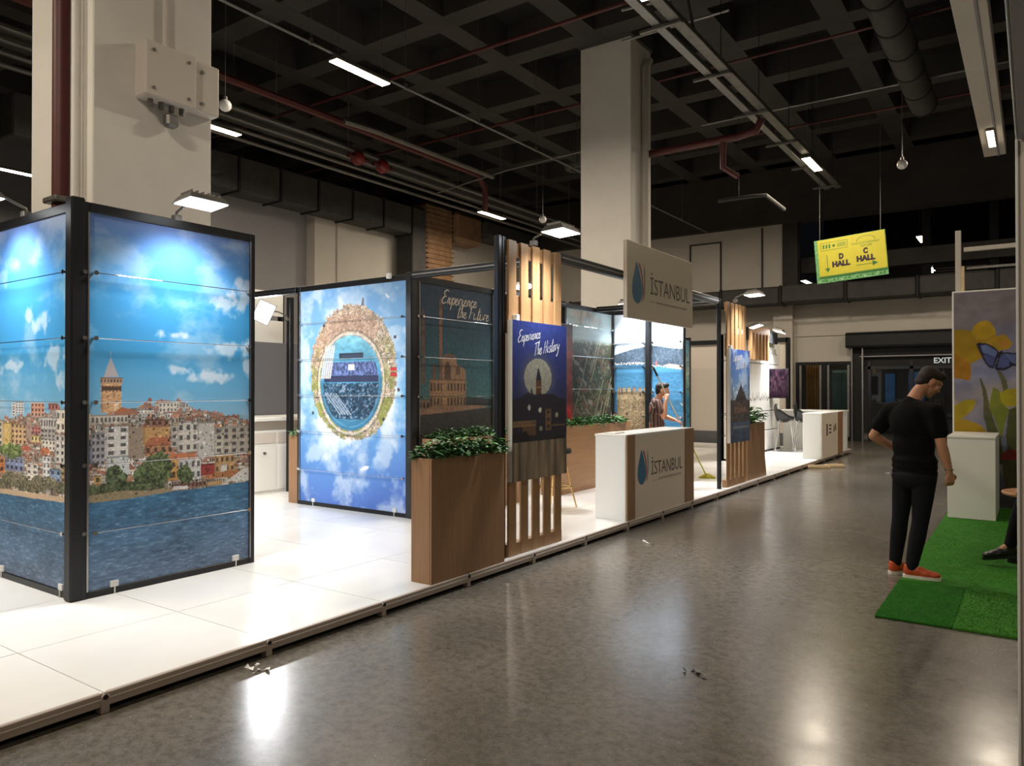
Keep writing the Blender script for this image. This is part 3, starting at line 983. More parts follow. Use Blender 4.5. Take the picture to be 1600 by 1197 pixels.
def paint_planet(W, H):
    a = Art(W, H)
    e1, e2 = ART_PLANET[0], ART_PLANET[1]
    c, r = e1[2], e1[3]
    dx = (a.U - c[0]) / r[0]; dy = (a.V - c[1]) / r[1]
    R = np.sqrt(dx**2 + dy**2); T = np.arctan2(dy, dx)
    up = np.clip(np.sin(T), -1, 1)
    a.grad([(0, (86, 122, 200)), (.15, (92, 140, 208)), (.5, (112, 172, 220)), (1, (122, 170, 220))])
    a.mix(np.clip((a.U - .6) * 1.0, 0, .5) * np.clip((.35 - a.V) * 3, 0, 1), (74, 92, 184))
    # cloud halo, swirled round the centre
    rr = np.random.default_rng(4)
    n1 = a.noise(21, 6, 9, 5, .6)
    sw = .5 + .5 * np.sin(T * 5 + R * 5 + n1 * 9)
    halo = np.clip(2.05 - R + (n1 - .5) * 2.6, 0, 1) * np.clip(.7 + .4 * (-up) + (n1 - .5) * 2, .25, 1)
    a.mix(halo * .95, (230, 236, 244))
    a.mix(np.clip((a.noise(22, 5, 8, 5) + .25 * sw - .62) * 3.0, 0, .6), (216, 228, 240))
    # ring of city
    w = .30 + .34 * np.clip(up, 0, 1)**1.2 + .12 * np.clip(np.cos(T), 0, 1) - .12 * np.clip(-up, 0, 1)
    edge = 1 + w + (a.noise(23, 40, 60, 2) - .5) * .14
    ring = (R > 1) & (R < edge)
    cell = np.clip((a.noise(24, 100, 150, 2, .8) - .22) / .56, 0, 1)
    c2 = a.noise(25, 45, 60, 2)
    pal = np.array([(214, 206, 190), (186, 170, 150), (150, 130, 116), (198, 168, 140), (110, 104, 96), (222, 218, 210)], float)
    idx = np.clip((cell * 6).astype(int), 0, 5)
    colr = pal[idx] * (.7 + c2 * .6)[..., None]
    # terracotta towards the inner upper rim, green to the lower sides
    terr = np.clip(1.28 - np.abs(R - 1.28) * 3.2, 0, 1) * np.clip(up * 1.6, 0, 1) * (np.cos(T + .35) < .35)
    colr = colr * (1 - terr[..., None] * .42) + np.array((166, 124, 106)) * terr[..., None] * .42
    gr = np.clip((a.noise(26, 22, 30, 3) - .42) * 5, 0, 1) * np.clip(.8 - up * .9, 0, 1)
    colr = colr * (1 - gr[..., None] * .75) + np.array((128, 140, 62)) * gr[..., None] * .75
    a.a[ring] = colr[ring]
    quay = (np.abs(R - 1.05 - .01 * np.sin(T * 3)) < .022)
    a.mix(quay * .7, (216, 212, 204))
    a.mix((np.abs(R - 1.11) < .012) * .6, (96, 92, 88))
    # inner water with the assembly pictured inside
    inn = R < 1.0
    d = (a.V - (c[1] - r[1])) / (2 * r[1])
    wt = np.stack([np.interp(d, [0, .3, .6, 1], q) for q in ((58, 66, 74, 126), (120, 112, 140, 186), (158, 140, 178, 206))], -1)
    wt = wt * (.8 + .4 * a.noise(27, 18, 60, 3))[..., None]
    a.a[inn] = wt[inn]
    a.mix(inn * ((np.abs(R - .92) < .02) | (np.abs(R - .8) < .015)) * (d < .35) * .4, (120, 176, 206))
    crowd = inn & (R < .9) & (d > .12) & (d < .5)
    n = np.clip((a.noise(28, 70, 110, 2, .9) - .25) / .5, 0, 1)
    a.a[crowd] = (a.a[crowd] * .6 + np.array((44, 54, 80)) * .4) * (.45 + n[crowd] * .8)[:, None]
    hl = crowd & (n > .88)
    a.a[hl] = (140, 156, 178)
    up2 = inn & (R < .9) & (d > .56) & (d < .72)
    n = np.clip((a.noise(29, 90, 120, 2, .9) - .25) / .5, 0, 1)
    a.a[up2] = (np.array((92, 108, 156)) * (.55 + n[up2][:, None] * .75))
    a.ops([o for o in ART_PLANET[2:]])
    for k in range(5):                               # breakwater of pale quays on the lower left
        u0 = c[0] - r[0] * (.86 - k * .09)
        a.poly([(u0, c[1] - r[1] * .22), (u0 + .012, c[1] - r[1] * .22), (u0 + .16, c[1] - r[1] * .66), (u0 + .15, c[1] - r[1] * .68)], (150, 168, 188))
        u0 = c[0] - r[0] * (.98 - k * .07)
        a.poly([(u0, c[1] + r[1] * .1), (u0 + .016, c[1] + r[1] * .1), (u0 + .06, c[1] + r[1] * .8), (u0 + .045, c[1] + r[1] * .8)], (196, 196, 196))
    for u, v in ((.13, .42), (.93, .53), (.9, .76), (.24, .83), (.8, .4)):
        a.ell((u, v), (.012, .008), (70, 66, 76))
    return a

def paint_mosque(W, H):
    a = Art(W, H)
    a.grad([(0, (44, 46, 50)), (.3, (92, 116, 112)), (.45, (66, 112, 116)), (.7, (44, 82, 96)), (.9, (36, 58, 78)), (1, (32, 50, 70))])
    a.ops([o for o in ART_MOSQUE if o[0] != 'pt'], 5)
    a.speckle(a.V > -1, .35, 31, 60, 120)
    a.a = a.a * .8 + a.a.mean(2, keepdims=True) * .18
    m = a.V < .34
    a.speckle(m, .5, 32, 10, 60)
    return a

def paint_moon(W, H):
    a = Art(W, H)
    a.grad([(0, (92, 80, 66)), (.24, (70, 60, 52)), (.3, (26, 24, 30)), (.5, (40, 42, 72)), (.75, (38, 46, 96)), (1, (42, 56, 122))])
    a.ell(ART_MOON[0][2], (ART_MOON[0][3][0] * 1.25, ART_MOON[0][3][1] * 1.25), (64, 66, 84), .5)
    a.ops([o for o in ART_MOON if o[0] != 'pt'], 6)
    n = a.noise(33, 9, 5, 4)
    low = a.V < .24
    st = a.noise(34, 16, 2, 2)
    a.a[low] = (np.array((128, 110, 88)) * (.45 + .7 * st + .25 * (n - .5))[..., None])[low]
    a.speckle(a.V >= .24, .25, 35, 40, 60)
    q = a.ell
    return a

def paint_mosque_far(W, H):
    a = Art(W, H)
    a.grad([(0, (60, 72, 92)), (.2, (74, 88, 108)), (.38, (86, 84, 84)), (.5, (148, 166, 184)), (.7, (92, 124, 172)), (1, (56, 84, 146))])
    a.mix(np.clip((a.noise(41, 3, 8, 5) - .5) * 3, 0, .6) * (a.V > .45), (196, 206, 216))
    body = (66, 58, 56)
    a.rect(0, .22, 1, .45, (74, 68, 66))
    a.poly([(.2, .42), (.3, .5), (.42, .56), (.5, .62), (.52, .66), (.54, .62), (.64, .56), (.76, .5), (.86, .42)], body)
    a.rect(.16, .3, .9, .44, (84, 70, 64))
    a.rect(.93, .36, .97, .72, body); a.rect(.06, .36, .10, .62, body)
    a.ell((.52, .47), (.16, .05), (54, 50, 52))
    for k in range(6):
        a.rect(.2 + k * .11, .32, .25 + k * .11, .38, (120, 96, 74))
    a.speckle(a.V < .62, .6, 42, 14, 40)
    a.rect(.1, .15, .9, .17, (120, 122, 124))
    return a

def paint_daffodil(W, H):
    a = Art(W, H)
    a.grad([(0, (70, 66, 60)), (.25, (120, 130, 170)), (.5, (176, 164, 160)), (.62, (140, 146, 182)), (.8, (142, 134, 142)), (1, (134, 126, 134))])
    n = a.noise(51, 5, 8, 5)
    a.mix(np.clip((n - .5) * 3, 0, .55) * (a.V < .7), (196, 182, 172))
    a.mix(np.clip((.5 - n) * 3, 0, .4), (116, 122, 164))
    a.ops(ART_DAFF, 7)
    a.a *= .86
    a.speckle(a.V > -1, .22, 52, 24, 26)
    # a second flower group further along the wall
    for k, (u, v) in enumerate(((.5, .55), (.72, .7), (.9, .5), (.62, .3))):
        for j in range(6):
            w = j * math.pi / 3 + k
            a.ell((u + .06 * math.cos(w), v + .06 * math.sin(w)), (.05, .045), (196 - 8 * (j % 2), 160, 36))
        a.ell((u, v), (.035, .035), (190, 130, 46))
    return a

def paint_aerial(W, H):
    a = Art(W, H)
    a.a[:] = (92, 92, 70)
    n = a.noise(61, 9, 14, 4)
    c = np.clip((a.noise(62, 55, 110, 2, .9) - .22) / .56, 0, 1)
    a.mix(np.clip((n - .45) * 4, 0, 1), (66, 74, 50))
    a.mix(np.clip((.46 - n) * 4, 0, 1), (128, 120, 104))
    a.a *= (.4 + 1.0 * c)[..., None]
    r = np.random.default_rng(9)
    for k in range(130):
        u, v = r.random(), r.random() * .8
        w, h, t = .02 + .05 * r.random(), .006 + .012 * r.random(), -.7 + .3 * r.normal()
        ct, s_ = math.cos(t), math.sin(t) * .5
        q = [(u + x * ct - y * s_ * 1.4, v + x * s_ + y * ct) for x, y in ((-w, -h), (w, -h), (w, h), (-w, h))]
        a.poly(q, [(60, 56, 50), (120, 84, 66), (150, 142, 128), (74, 84, 56)][k % 4])
    for k in range(9):
        u = r.random()
        v = r.random() * .7
        a.poly([(u, v), (u + .02, v), (u + .32, v + .34), (u + .30, v + .34)], (150, 146, 118))
    a.mix((a.V > .8) * np.clip((a.V - .8) * 30, 0, 1), (146, 162, 164))
    a.mix((a.V > .86) * np.clip((a.noise(64, 4, 20, 3) - .5) * 2, 0, .3), (176, 190, 194))
    # dark edge of the medallion
    a.a[a.V < .8] *= .72
    d = np.sqrt(((a.U - .1) / .92)**2 + ((a.V - .55) / .42)**2)
    a.mix(((d > .98) & (d < 1.05) & (a.V < .72)) * .75, (36, 34, 34))
    a.mix(((d >= 1.05) & (a.V < .45)) * .9, (176, 162, 134))
    return a

def paint_redhouse(W, H):
    a = Art(W, H)
    a.grad([(0, (70, 52, 44)), (.2, (150, 60, 52)), (.35, (104, 52, 46)), (.8, (110, 60, 52)), (1, (60, 42, 40))])
    a.ell((.7, .17), (.32, .10), (176, 52, 48), .3)
    for k in range(5):
        a.poly([(0, .93 - k * .02), (1, 1.0 - k * .02), (1, .99 - k * .02), (0, .92 - k * .02)], (44, 32, 32))
    a.rect(.35, .55, .65, .72, (84, 52, 46)); a.rect(.4, .57, .6, .70, (66, 50, 46))
    a.speckle(a.V > -1, .5, 71, 8, 26)
    return a

def paint_strait(W, H, ops, castle):
    a = Art(W, H)
    a.grad([(0, (64, 112, 140)), (.55, (78, 128, 156)), (.7, (176, 196, 214)), (1, (196, 210, 226))])
    for op in ops:
        if op[0] == 'p' and op[1][0] == 1:
            m = a.inside(op[2])
            n = a.noise(81 + castle, 24, 90, 3)
            a.a[m] = (np.array((66, 82, 98)) * (.75 + .4 * n)[..., None])[m]
            low = m & (n > .6)
            a.a[low] = a.a[low] * .85 + np.array((150, 146, 146)) * .15
    a.ops([o for o in ops if not (o[0] == 'p' and o[1][0] == 1)], 8)
    a.speckle(a.V < .62, .3, 83, 10, 160)
    r = np.random.default_rng(3)
    if castle:
        m = (a.a[..., 0] > a.a[..., 2] + 8) & (a.V < .5)
        g = a.noise(84, 50, 130, 2)
        a.a[m] *= (.62 + .75 * g[m])[:, None]
        dk = m & (a.U > .55)
        a.a[dk] *= (.72 + .3 * a.noise(85, 40, 90, 1)[dk])[:, None]
    top = .0
    for k in range(60):
        u = r.random(); v = (.684 if castle else .664) + r.random() * .012
        a.rect(u, v, u + .02, v + .006, (214, 206, 198))
    return a

def paint_shore(W, H):
    a = Art(W, H)
    a.grad([(0, (48, 110, 140)), (.45, (60, 130, 164)), (.55, (120, 160, 160)), (.7, (150, 176, 172)), (1, (96, 156, 196))])
    n = a.noise(91, 8, 12, 5)
    a.mix(np.clip((n - .45) * 3, 0, .8) * (a.V > .5), (206, 212, 204))
    a.speckle(a.V > -1, .4, 92, 20, 40)
    return a

def paint_screen(W, H):
    a = Art(W, H, (86, 62, 82))
    n = a.noise(95, 9, 3, 4)
    a.mix(np.clip((n - .45) * 5, 0, .8), (140, 96, 112))
    a.mix(np.clip((a.noise(96, 14, 5, 3) - .5) * 6, 0, .8), (40, 28, 50))
    a.mix(np.clip((.25 - a.V) * 4, 0, .7), (60, 30, 60))
    a.a *= .62
    return a
# ------------------------------------------------------------------ the hall
X0, X1, Y0, Y1 = -24.0, 9.0, -9.0, 25.0
ZR = 8.7
fl = struct(B().box(X0, X1, Y0, Y1 + 5, -0.1, 0.0).build('floor', MT['floor'], origin=(0, 0, 0)), 'dark polished concrete hall floor')
fl.location = (0, 0, 0)
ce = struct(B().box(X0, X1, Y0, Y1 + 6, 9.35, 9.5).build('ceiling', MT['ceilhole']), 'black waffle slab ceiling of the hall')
PX, OPEN = 2.12, 1.65
k = 0
ribs = []
x = -11.58 - 6 * PX
while x < X1:
    o = B().box(x - .235, x + .235, Y0, Y1 + 6, ZR, 9.35).build('ceiling_rib', MT['ceil'], ce)
    x += PX
y = 11.14 - 9 * PX
while y < Y1 + 6:
    B().box(X0, X1, y - .235, y + .235, ZR + .004, 9.35).build('ceiling_rib', MT['ceil'], ce)
    y += PX
struct(B().box(X0 - .2, X0, Y0, Y1 + 6, 0, 9.4).build('wall_side', MT['wallgrey']), 'far side wall of the hall')
struct(B().box(X1, X1 + .2, Y0, Y1 + 6, 0, 9.4).build('wall_right', MT['wallgrey']), 'wall on the other side of the hall')
struct(B().box(X0, X1, Y0 - .2, Y0, 0, 9.4).build('wall_front', MT['wallgrey']), 'wall behind the viewer')

# inner left wall with the lighter projecting bay
wl = struct(B().box(-17.3, -17.1, 8.4, Y1, 0, 6.75).build('wall_left', MT['wallgrey']), 'grey inner wall behind the stands')  # greyer in colour than the bay beside it
struct(B().box(-17.1, -16.75, 14.2, 17.6, 0, 6.75).cbox(-16.76, -16.7, 15.0, 15.06, .4, 6.6, .005).build('wall_bay', MT['wall']), 'light beige projecting wall bay under the duct')
struct(B().box(-17.1, -16.68, 19.4, 24.9, 0, 7.1).box(-16.9, -16.66, 21.0, 21.5, 0, 7.1).build('wall_niche', MT['wall']), 'beige wall beyond the wrapped duct')

# ------------------------------------------------------------------ end wall with the shutter door
wb = bpy.data.objects.new('wall_back', None)
COL.objects.link(wb); wb['kind'] = 'structure'; wb['label'] = 'white end wall of the hall'
ORG[wb.name] = np.zeros(3)
def wbox(n, m, *a):
    return B().box(*a).build(n, m, wb)
wbox('wall_segment', MT['wall'], -17, -6.3, 25, 25.2, 0, 4.3)
wbox('wall_segment', MT['wall'], -6.3, -4.6, 25, 25.2, 2.46, 4.3)
wbox('wall_segment', MT['wall'], -4.6, -.2, 25, 25.2, 2.9, 4.3)
wbox('wall_segment', MT['wall'], -.2, X1, 25, 25.2, 0, 4.3)
wbox('wall_ledge', MT['wall'], -6.3, -4.7, 24.96, 25.0, 3.28, 3.33)
wbox('wall_pier', MT['wall'], -6.95, -6.35, 24.75, 25.0, 0, 4.3)
wbox('wall_segment', MT['wall'], -17, -6.67, 24.9, 25.1, 4.3, 6.95)
wbox('wall_panel', MT['wall'], -9.75, -8.75, 24.85, 24.9, 4.8, 6.55)
for bx_ in (-9.8, -8.72):
    wbox('panel_joint', MT['duct'], bx_ - .02, bx_ + .02, 24.84, 24.89, 4.7, 6.6)
wbox('panel_joint', MT['duct'], -9.8, -8.72, 24.84, 24.89, 6.56, 6.6)
wbox('panel_joint', MT['duct'], -7.36, -7.31, 24.86, 24.9, 4.7, 6.9)
wbox('wall_pier', MT['ceil'], -6.67, -6.2, 24.8, 25.1, 4.3, 7.0)
wbox('wall_beam', MT['ceil'], -17, X1, 24.6, 25.2, 6.95, 8.7)

# window beside the shutter: aluminium frame, two panes and what hangs behind them
w1 = bpy.data.objects.new('window_1', None); COL.objects.link(w1); w1['kind'] = 'structure'; w1['label'] = 'dark framed glass door window beside the shutter'
ORG[w1.name] = np.zeros(3)
for a in ((-6.3, -6.2), (-5.52, -5.36), (-4.7, -4.6)):
    B().cbox(a[0], a[1], 24.94, 25.08, 0, 2.46, .008).build('frame_post', MT['darkalu'], w1)
for z in ((0, .12), (2.36, 2.46)):
    B().cbox(-6.3, -4.6, 24.95, 25.07, z[0], z[1], .008).build('frame_rail', MT['darkalu'], w1)
for a in ((-6.2, -5.52), (-5.36, -4.7)):
    B().cbox(a[0], a[0] + .07, 24.97, 25.05, .12, 2.36, .006).build('sash_post', MT['steel'], w1)
    B().cbox(a[1] - .07, a[1], 24.97, 25.05, .12, 2.36, .006).build('sash_post', MT['steel'], w1)
    B().box(a[0] + .07, a[1] - .07, 25.0, 25.012, .12, 2.36).build('pane', MT['glass'], w1)
rm = thing('curtain', 'ochre curtain hanging behind the window beside the shutter', 'curtain', (-5.9, 25.6, 0))
vs = []
b = B()
nn = 40
pts = [(-6.15 + i * .014, 25.6 + .05 * math.sin(i * 1.1)) for i in range(nn)]
b.add([(px, py, .1) for px, py in pts] + [(px, py, 2.4) for px, py in pts] + [(px, py + .01, .1) for px, py in pts] + [(px, py + .01, 2.4) for px, py in pts],
      [(i, i + 1, nn + i + 1, nn + i) for i in range(nn - 1)] + [(2 * nn + i + 1, 2 * nn + i, 3 * nn + i, 3 * nn + i + 1) for i in range(nn - 1)])
b.build('fabric', MT['curtain'], rm, smooth=True)
B().cyl((-6.2, 25.6, 2.42), (-5.5, 25.6, 2.42), .015).build('rod', MT['steel'], rm)
tc_ = thing('storage_cabinet', 'teal cabinet standing in the room behind the window', 'cabinet', (-5.0, 26.0, 0))
B().cbox(-5.4, -4.75, 25.8, 26.3, 0, 2.2).build('body', MT['tealpaint'], tc_)
B().cbox(-5.38, -5.09, 25.77, 25.8, .05, 2.15).build('cabinet_door', MT['tealpaint'], tc_)
B().cbox(-5.06, -4.77, 25.77, 25.8, .05, 2.15).build('cabinet_door', MT['tealpaint'], tc_)

# vestibule behind the shutter
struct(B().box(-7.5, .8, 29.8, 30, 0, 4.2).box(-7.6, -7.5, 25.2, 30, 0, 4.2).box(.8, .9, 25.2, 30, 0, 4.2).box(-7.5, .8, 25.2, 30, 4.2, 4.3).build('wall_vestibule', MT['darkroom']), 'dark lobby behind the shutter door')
sh = bpy.data.objects.new('door_1', None); COL.objects.link(sh); sh['kind'] = 'structure'; sh['label'] = 'black roller shutter over the glazed exit doors'
ORG[sh.name] = np.zeros(3)
b = B()
prof = [(24.62, 2.86), (24.6, 2.92), (24.6, 3.24), (24.64, 3.3), (24.7, 3.33), (25.0, 3.33), (25.0, 2.86)]
b.prism(prof, lambda a_, b_, d: (d, a_, b_), -4.75, -.2)
b.build('shutter_box', MT['black'], sh)
for i in range(6):
    B().cbox(-4.4, -.3, 24.9, 24.94, 2.62 + i * .04, 2.657 + i * .04, .008).build('shutter_slat', MT['black'], sh)
B().cbox(-4.4, -.3, 24.89, 24.95, 2.575, 2.615, .006).build('bottom_bar', MT['alu'], sh)
for px in (-4.64, -4.34):
    B().cbox(px, px + .05, 24.86, 24.98, 0, 2.86, .005).build('guide_rail', MT['alu'], sh)
B().cbox(-4.59, -4.34, 24.9, 25.1, 0, 2.86, .005).build('jamb', MT['blackmatte'], sh)
for px in (-4.2, -3.05, -1.95, -.85):
    B().cbox(px, px + .1, 25.02, 25.1, 0, 2.45, .006).build('glazing_post', MT['darkalu'], sh)
B().cbox(-4.29, -.2, 25.02, 25.1, 2.2, 2.3, .006).build('glazing_rail', MT['darkalu'], sh)
for px in (-4.1, -2.95, -1.85):
    B().box(px, px + 1.05, 25.05, 25.06, .05, 2.2).build('pane', MT['glassdark'], sh)
B().box(-4.29, -.2, 25.04, 25.08, 2.3, 2.58).build('header_panel', MT['blackmatte'], sh)
place_text('EXIT', 'exit_lettering', MT['exit'], sh, (-2.42, 25.035, 2.36), (1, 0, 0), (0, 0, 1), height=.16, offset=.02)
ob = tag(B().cbox(-4.0, -3.72, 27.0, 27.06, .9, 2.1).build('lit_poster', MT['bluebox']), 'dim blue poster leaning in the dark lobby beside the pillar', 'poster')
ob = tag(B().cbox(-3.35, -2.9, 27.2, 27.26, 1.0, 2.15).build('lit_poster', MT['bluebox']), 'larger dim blue poster glowing in the dark lobby', 'poster')
ob = thing('lobby_plant', 'dark leafy shrub standing in the lobby behind the glass', 'plant', (-3.5, 26.8, 0))
b = B()
for i in range(60):
    w = random.random() * 6.28; r_ = .35 * random.random(); z = .5 + random.random() * .8
    c = Vector((-3.5 + r_ * math.cos(w), 26.8 + r_ * math.sin(w), z)); d = Vector((math.cos(w), math.sin(w), random.random() - .3)) * .16
    s_ = d.cross(Vector((0, 0, 1))).normalized() * .04
    b.add([c, c + d * .5 + s_, c + d, c + d * .5 - s_], [(0, 1, 2, 3)])
b.build('foliage', MT['leaf'], ob)
B().lathe((-3.5, 26.8, 0), [(.16, 0), (.22, .4), (.22, .42)], 14).build('pot', MT['greypanel'], ob)
B().cyl((-3.5, 26.8, .3), (-3.5, 26.8, .9), .02).build('stem', MT['soil'], ob)

# mezzanine opening above the end wall: dark floor, posts, louvres, concrete beam
mz = bpy.data.objects.new('wall_mezzanine', None); COL.objects.link(mz); mz['kind'] = 'structure'; mz['label'] = 'dark mezzanine opening above the end wall'
ORG[mz.name] = np.zeros(3)
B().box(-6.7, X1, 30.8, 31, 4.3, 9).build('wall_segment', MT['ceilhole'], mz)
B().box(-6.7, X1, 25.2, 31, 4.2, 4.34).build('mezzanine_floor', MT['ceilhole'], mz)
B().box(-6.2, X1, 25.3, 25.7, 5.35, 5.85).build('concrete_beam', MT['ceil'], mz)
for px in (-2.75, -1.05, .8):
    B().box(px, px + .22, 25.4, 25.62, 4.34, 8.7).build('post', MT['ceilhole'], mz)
for i in range(12):
    B().box(-2.5, -1.1, 25.75, 25.83, 4.4 + i * .08, 4.44 + i * .08).build('louvre', MT['ceil'], mz)
B().box(-1.6, 1.2, 25.2, 25.3, 5.05, 5.12).build('rail', MT['galv'], mz)

# columns
c1 = struct(B().cbox(-7.8, -6.63, 3.2, 4.33, 0, ZR + .3, .01).build('column', MT['column']), 'white painted square column rising behind the city panels')
c2 = struct(B().cbox(-7.75, -6.6, 13.6, 14.55, 0, ZR - .02, .01).build('column', MT['column']), 'white painted square column behind the hanging name sign')
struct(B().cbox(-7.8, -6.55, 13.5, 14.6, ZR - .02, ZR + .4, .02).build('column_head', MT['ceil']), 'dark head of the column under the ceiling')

# wrapped duct crossing in front of the end wall
d = thing('wrapped_duct', 'dark foil-wrapped duct crossing the end wall above the shutter', 'duct', (-6, 24.3, 4.2))
for i in range(9):
    xx = -16 + i * 1.9
    B().cbox(xx, xx + 1.86, 23.95, 24.55, 4.25 + .03 * (i % 2), 4.8 + .02 * (i % 3), .05).build('duct_section', MT['duct'], d)
    B().cbox(xx - .05, xx + .03, 23.92, 24.58, 4.22, 4.84, .02).build('joint_band', MT['blackmatte'], d)
B().tube([(-9, 23.9, 4.3), (-7.5, 23.88, 4.22), (-5.5, 23.9, 4.2), (-3.4, 23.9, 4.24), (-1.5, 23.9, 4.2)], .02, 6).build('cable', MT['blackmatte'], d)

# long duct along the inner wall, its drop and the brown wrapped stack
d = thing('supply_duct', 'black rectangular duct running along the inner wall', 'duct', (-16.5, 12, 6.4))
for i in range(9):
    y_ = 6.2 + i * 1.24
    B().cbox(-16.6, -15.9, y_, y_ + 1.2, 6.45, 7.3, .03).build('duct_section', MT['duct'], d)
    B().cbox(-16.64, -15.86, y_ + 1.19, y_ + 1.25, 6.41, 7.34, .01).build('joint_band', MT['blackmatte'], d)
B().cbox(-16.6, -15.9, 17.36, 18.0, 4.2, 7.3, .03).build('duct_drop', MT['duct'], d)
for i in range(3):
    B().cyl((-15.88, 8.8 + i * .75, 6.9), (-15.6, 8.8 + i * .75, 6.9), .26, 18).build('fan_collar', MT['duct'], d, smooth=True)
d = thing('insulated_duct', 'brown foil-wrapped vertical duct with ribbed banding', 'duct', (-16.2, 18.5, 0))
b = B(); b.cbox(-16.6, -15.9, 18.05, 19.35, 4.0, 7.6, .08); b.build('duct_body', MT['ductbrown'], d)
for i in range(22):
    B().cbox(-16.63, -15.87, 18.02, 19.38, 4.1 + i * .155, 4.13 + i * .155, .01).build('band', MT['ductbrown'], d)
b = B(); b.cbox(-16.6, -15.8, 19.4, 20.9, 6.55, 7.6, .15); b.build('wrapped_elbow', MT['ductbrown'], d)
b = B(); b.cbox(-16.6, -15.7, 20.9, 24.5, 6.9, 7.6, .15); b.build('duct_branch', MT['duct'], d)

# ceiling lamps
lamp_no = [0]
def ceiling_lamp(x, y, z, label, lit=True, L=1.2, half=.09, power=POWER_CEILING, group='linear ceiling lamps', wires=True, top=9.35):
    t = thing('ceiling_lamp', label, 'lamp', (x, y, z), group)
    B().cbox(x - half - .01, x + half + .01, y - L / 2, y + L / 2, z, z + .06, .008).build('housing', MT['galv'], t)
    B().box(x - half, x + half, y - L / 2 + .01, y + L / 2 - .01, z - .012, z).build('diffuser', MT['tube'], t)
    for s_ in ((-1, 1) if wires else ()):
        B().cyl((x, y + s_ * L * .4, z + .06), (x, y + s_ * L * .4, top), .004, 5).build('suspension_wire', MT['galv'], t)
    if lit:
        area('lamp_light', (x, y, z - .03), (0, 0, -1), half * 2, L, power, WARM, t)
    return t
ceiling_lamp(-9.06, 8.63, 6.8, 'linear lamp glowing warm on the thin rail above the planet panel')
ceiling_lamp(-4.2, 18.15, 6.8, 'linear lamp hanging near the yellow hall sign')
ceiling_lamp(-4.2, 8.6, 6.8, 'linear lamp at the top edge of the picture beside the grey tray')
ceiling_lamp(-13.3, 18.0, 6.8, 'linear lamp above the first floodlit slat screen')
ceiling_lamp(-13.35, 8.75, 6.8, 'linear lamp partly hidden by the near column and its grey box')
ceiling_lamp(-20.0, 7.9, 6.8, 'linear lamp at the far side beyond the near column')
ceiling_lamp(-.72, 18.4, 6.79, 'linear lamp on the beige tray at the top right', half=.06, wires=False)
ceiling_lamp(-6.8, 28.6, 5.5, 'small lamp glowing on the mezzanine under the yellow sign', power=20, group='mezzanine lamps')
ceiling_lamp(-3.05, 28.0, 6.55, 'double lamp glowing on the mezzanine right of the yellow sign', power=20, group='mezzanine lamps')
ceiling_lamp(-2.9, 29.4, 5.7, 'tiny lamp deep in the mezzanine below the double lamp', power=20, group='mezzanine lamps')
# unseen lamps added to light the aisle and end wall, spaced like the rows
ceiling_lamp(-4.2, -1.0, 6.8, 'unseen fill lamp added to the tray row behind the viewer', power=POWER_CEILING * 1.3)
ceiling_lamp(-9.06, -1.0, 6.8, 'unseen fill lamp added to the thin rail row behind the viewer', power=POWER_CEILING * 1.3)
ceiling_lamp(3.5, 8.6, 6.8, 'unseen fill lamp added over the stands across the aisle', power=POWER_CEILING * .35)  # added out of view to light the aisle side
ceiling_lamp(3.5, -1.0, 6.8, 'unseen fill lamp added across the aisle behind the viewer', power=POWER_CEILING * .6)
ceiling_lamp(3.5, 18.2, 6.8, 'unseen fill lamp added over the far stands across the aisle', power=POWER_CEILING * .5)  # added out of view to brighten the end wall
ceiling_lamp(-9.06, 18.2, 6.8, 'unseen fill lamp added to the thin rail behind the far column')  # added out of sight to brighten the end wall
ceiling_lamp(-5.3, 26.6, 3.9, 'small lamp added to light the room behind the window', power=90, L=.6, group='added lobby lamps', top=4.2)  # added so the curtain and cabinet show through the panes
ceiling_lamp(-2.6, 26.2, 3.9, 'small lamp added to light the lobby behind the exit doors', power=30, L=.6, group='added lobby lamps', top=4.2)  # added to brighten the lobby behind the glass

# rails, trays and pipes
r = thing('lamp_rail', 'thin pale conduit rail carrying the lamp above the planet panel', 'rail', (-9.06, 12, 6.9))
B().cyl((-9.06, -6, 6.9), (-9.06, 24.5, 6.9), .022, 6).build('conduit', MT['steel'], r)
for i in range(14):
    B().cyl((-9.06, -5 + i * 2.1, 6.88), (-9.06, -5 + i * 2.1, 6.97), .035, 8).build('clamp', MT['galv'], r)
    B().cyl((-9.06, -5 + i * 2.1, 6.9), (-9.06, -5 + i * 2.1, 9.0), .005, 5).build('hanger', MT['galv'], r)
r = thing('cable_tray', 'perforated steel cable tray with lamps above the aisle', 'tray', (-4.2, 10, 6.9))
b = B().box(-4.28, -4.12, -6, 21.0, 6.88, 6.89).box(-4.285, -4.275, -6, 21, 6.88, 6.95).box(-4.125, -4.115, -6, 21, 6.88, 6.95)
b.build('tray_body', MT['galv'], r)
for i in range(7):
    yy = 8 + i * 2.1
    B().cyl((-4.27, yy, 6.9), (-4.27, yy, 9.0), .008, 5).build('hanger', MT['blackmatte'], r)
    B().box(-4.75, -4.1, yy - .03, yy + .03, 6.83, 6.87).build('cross_bracket', MT['galv'], r)
r = thing('trunking', 'grey closed trunking running beside the perforated tray', 'trunking', (-4.48, 10, 6.88))
for i in range(9):
    B().cbox(-4.55, -4.41, -6 + i * 3, -6 + i * 3 + 2.985, 6.88, 6.96, .006).build('trunking_length', MT['steel'], r)
r = thing('ladder_tray', 'stack of steel cable ladders running above the left stands', 'tray', (-13.3, 10, 6.9))
for (xa, za) in ((-13.0, 7.15), (-13.25, 7.05), (-13.5, 6.95), (-13.75, 6.85)):
    B().cbox(xa - .05, xa + .05, -6, 24.6, za, za + .05, .01).build('tray_rail', MT['galv'], r)
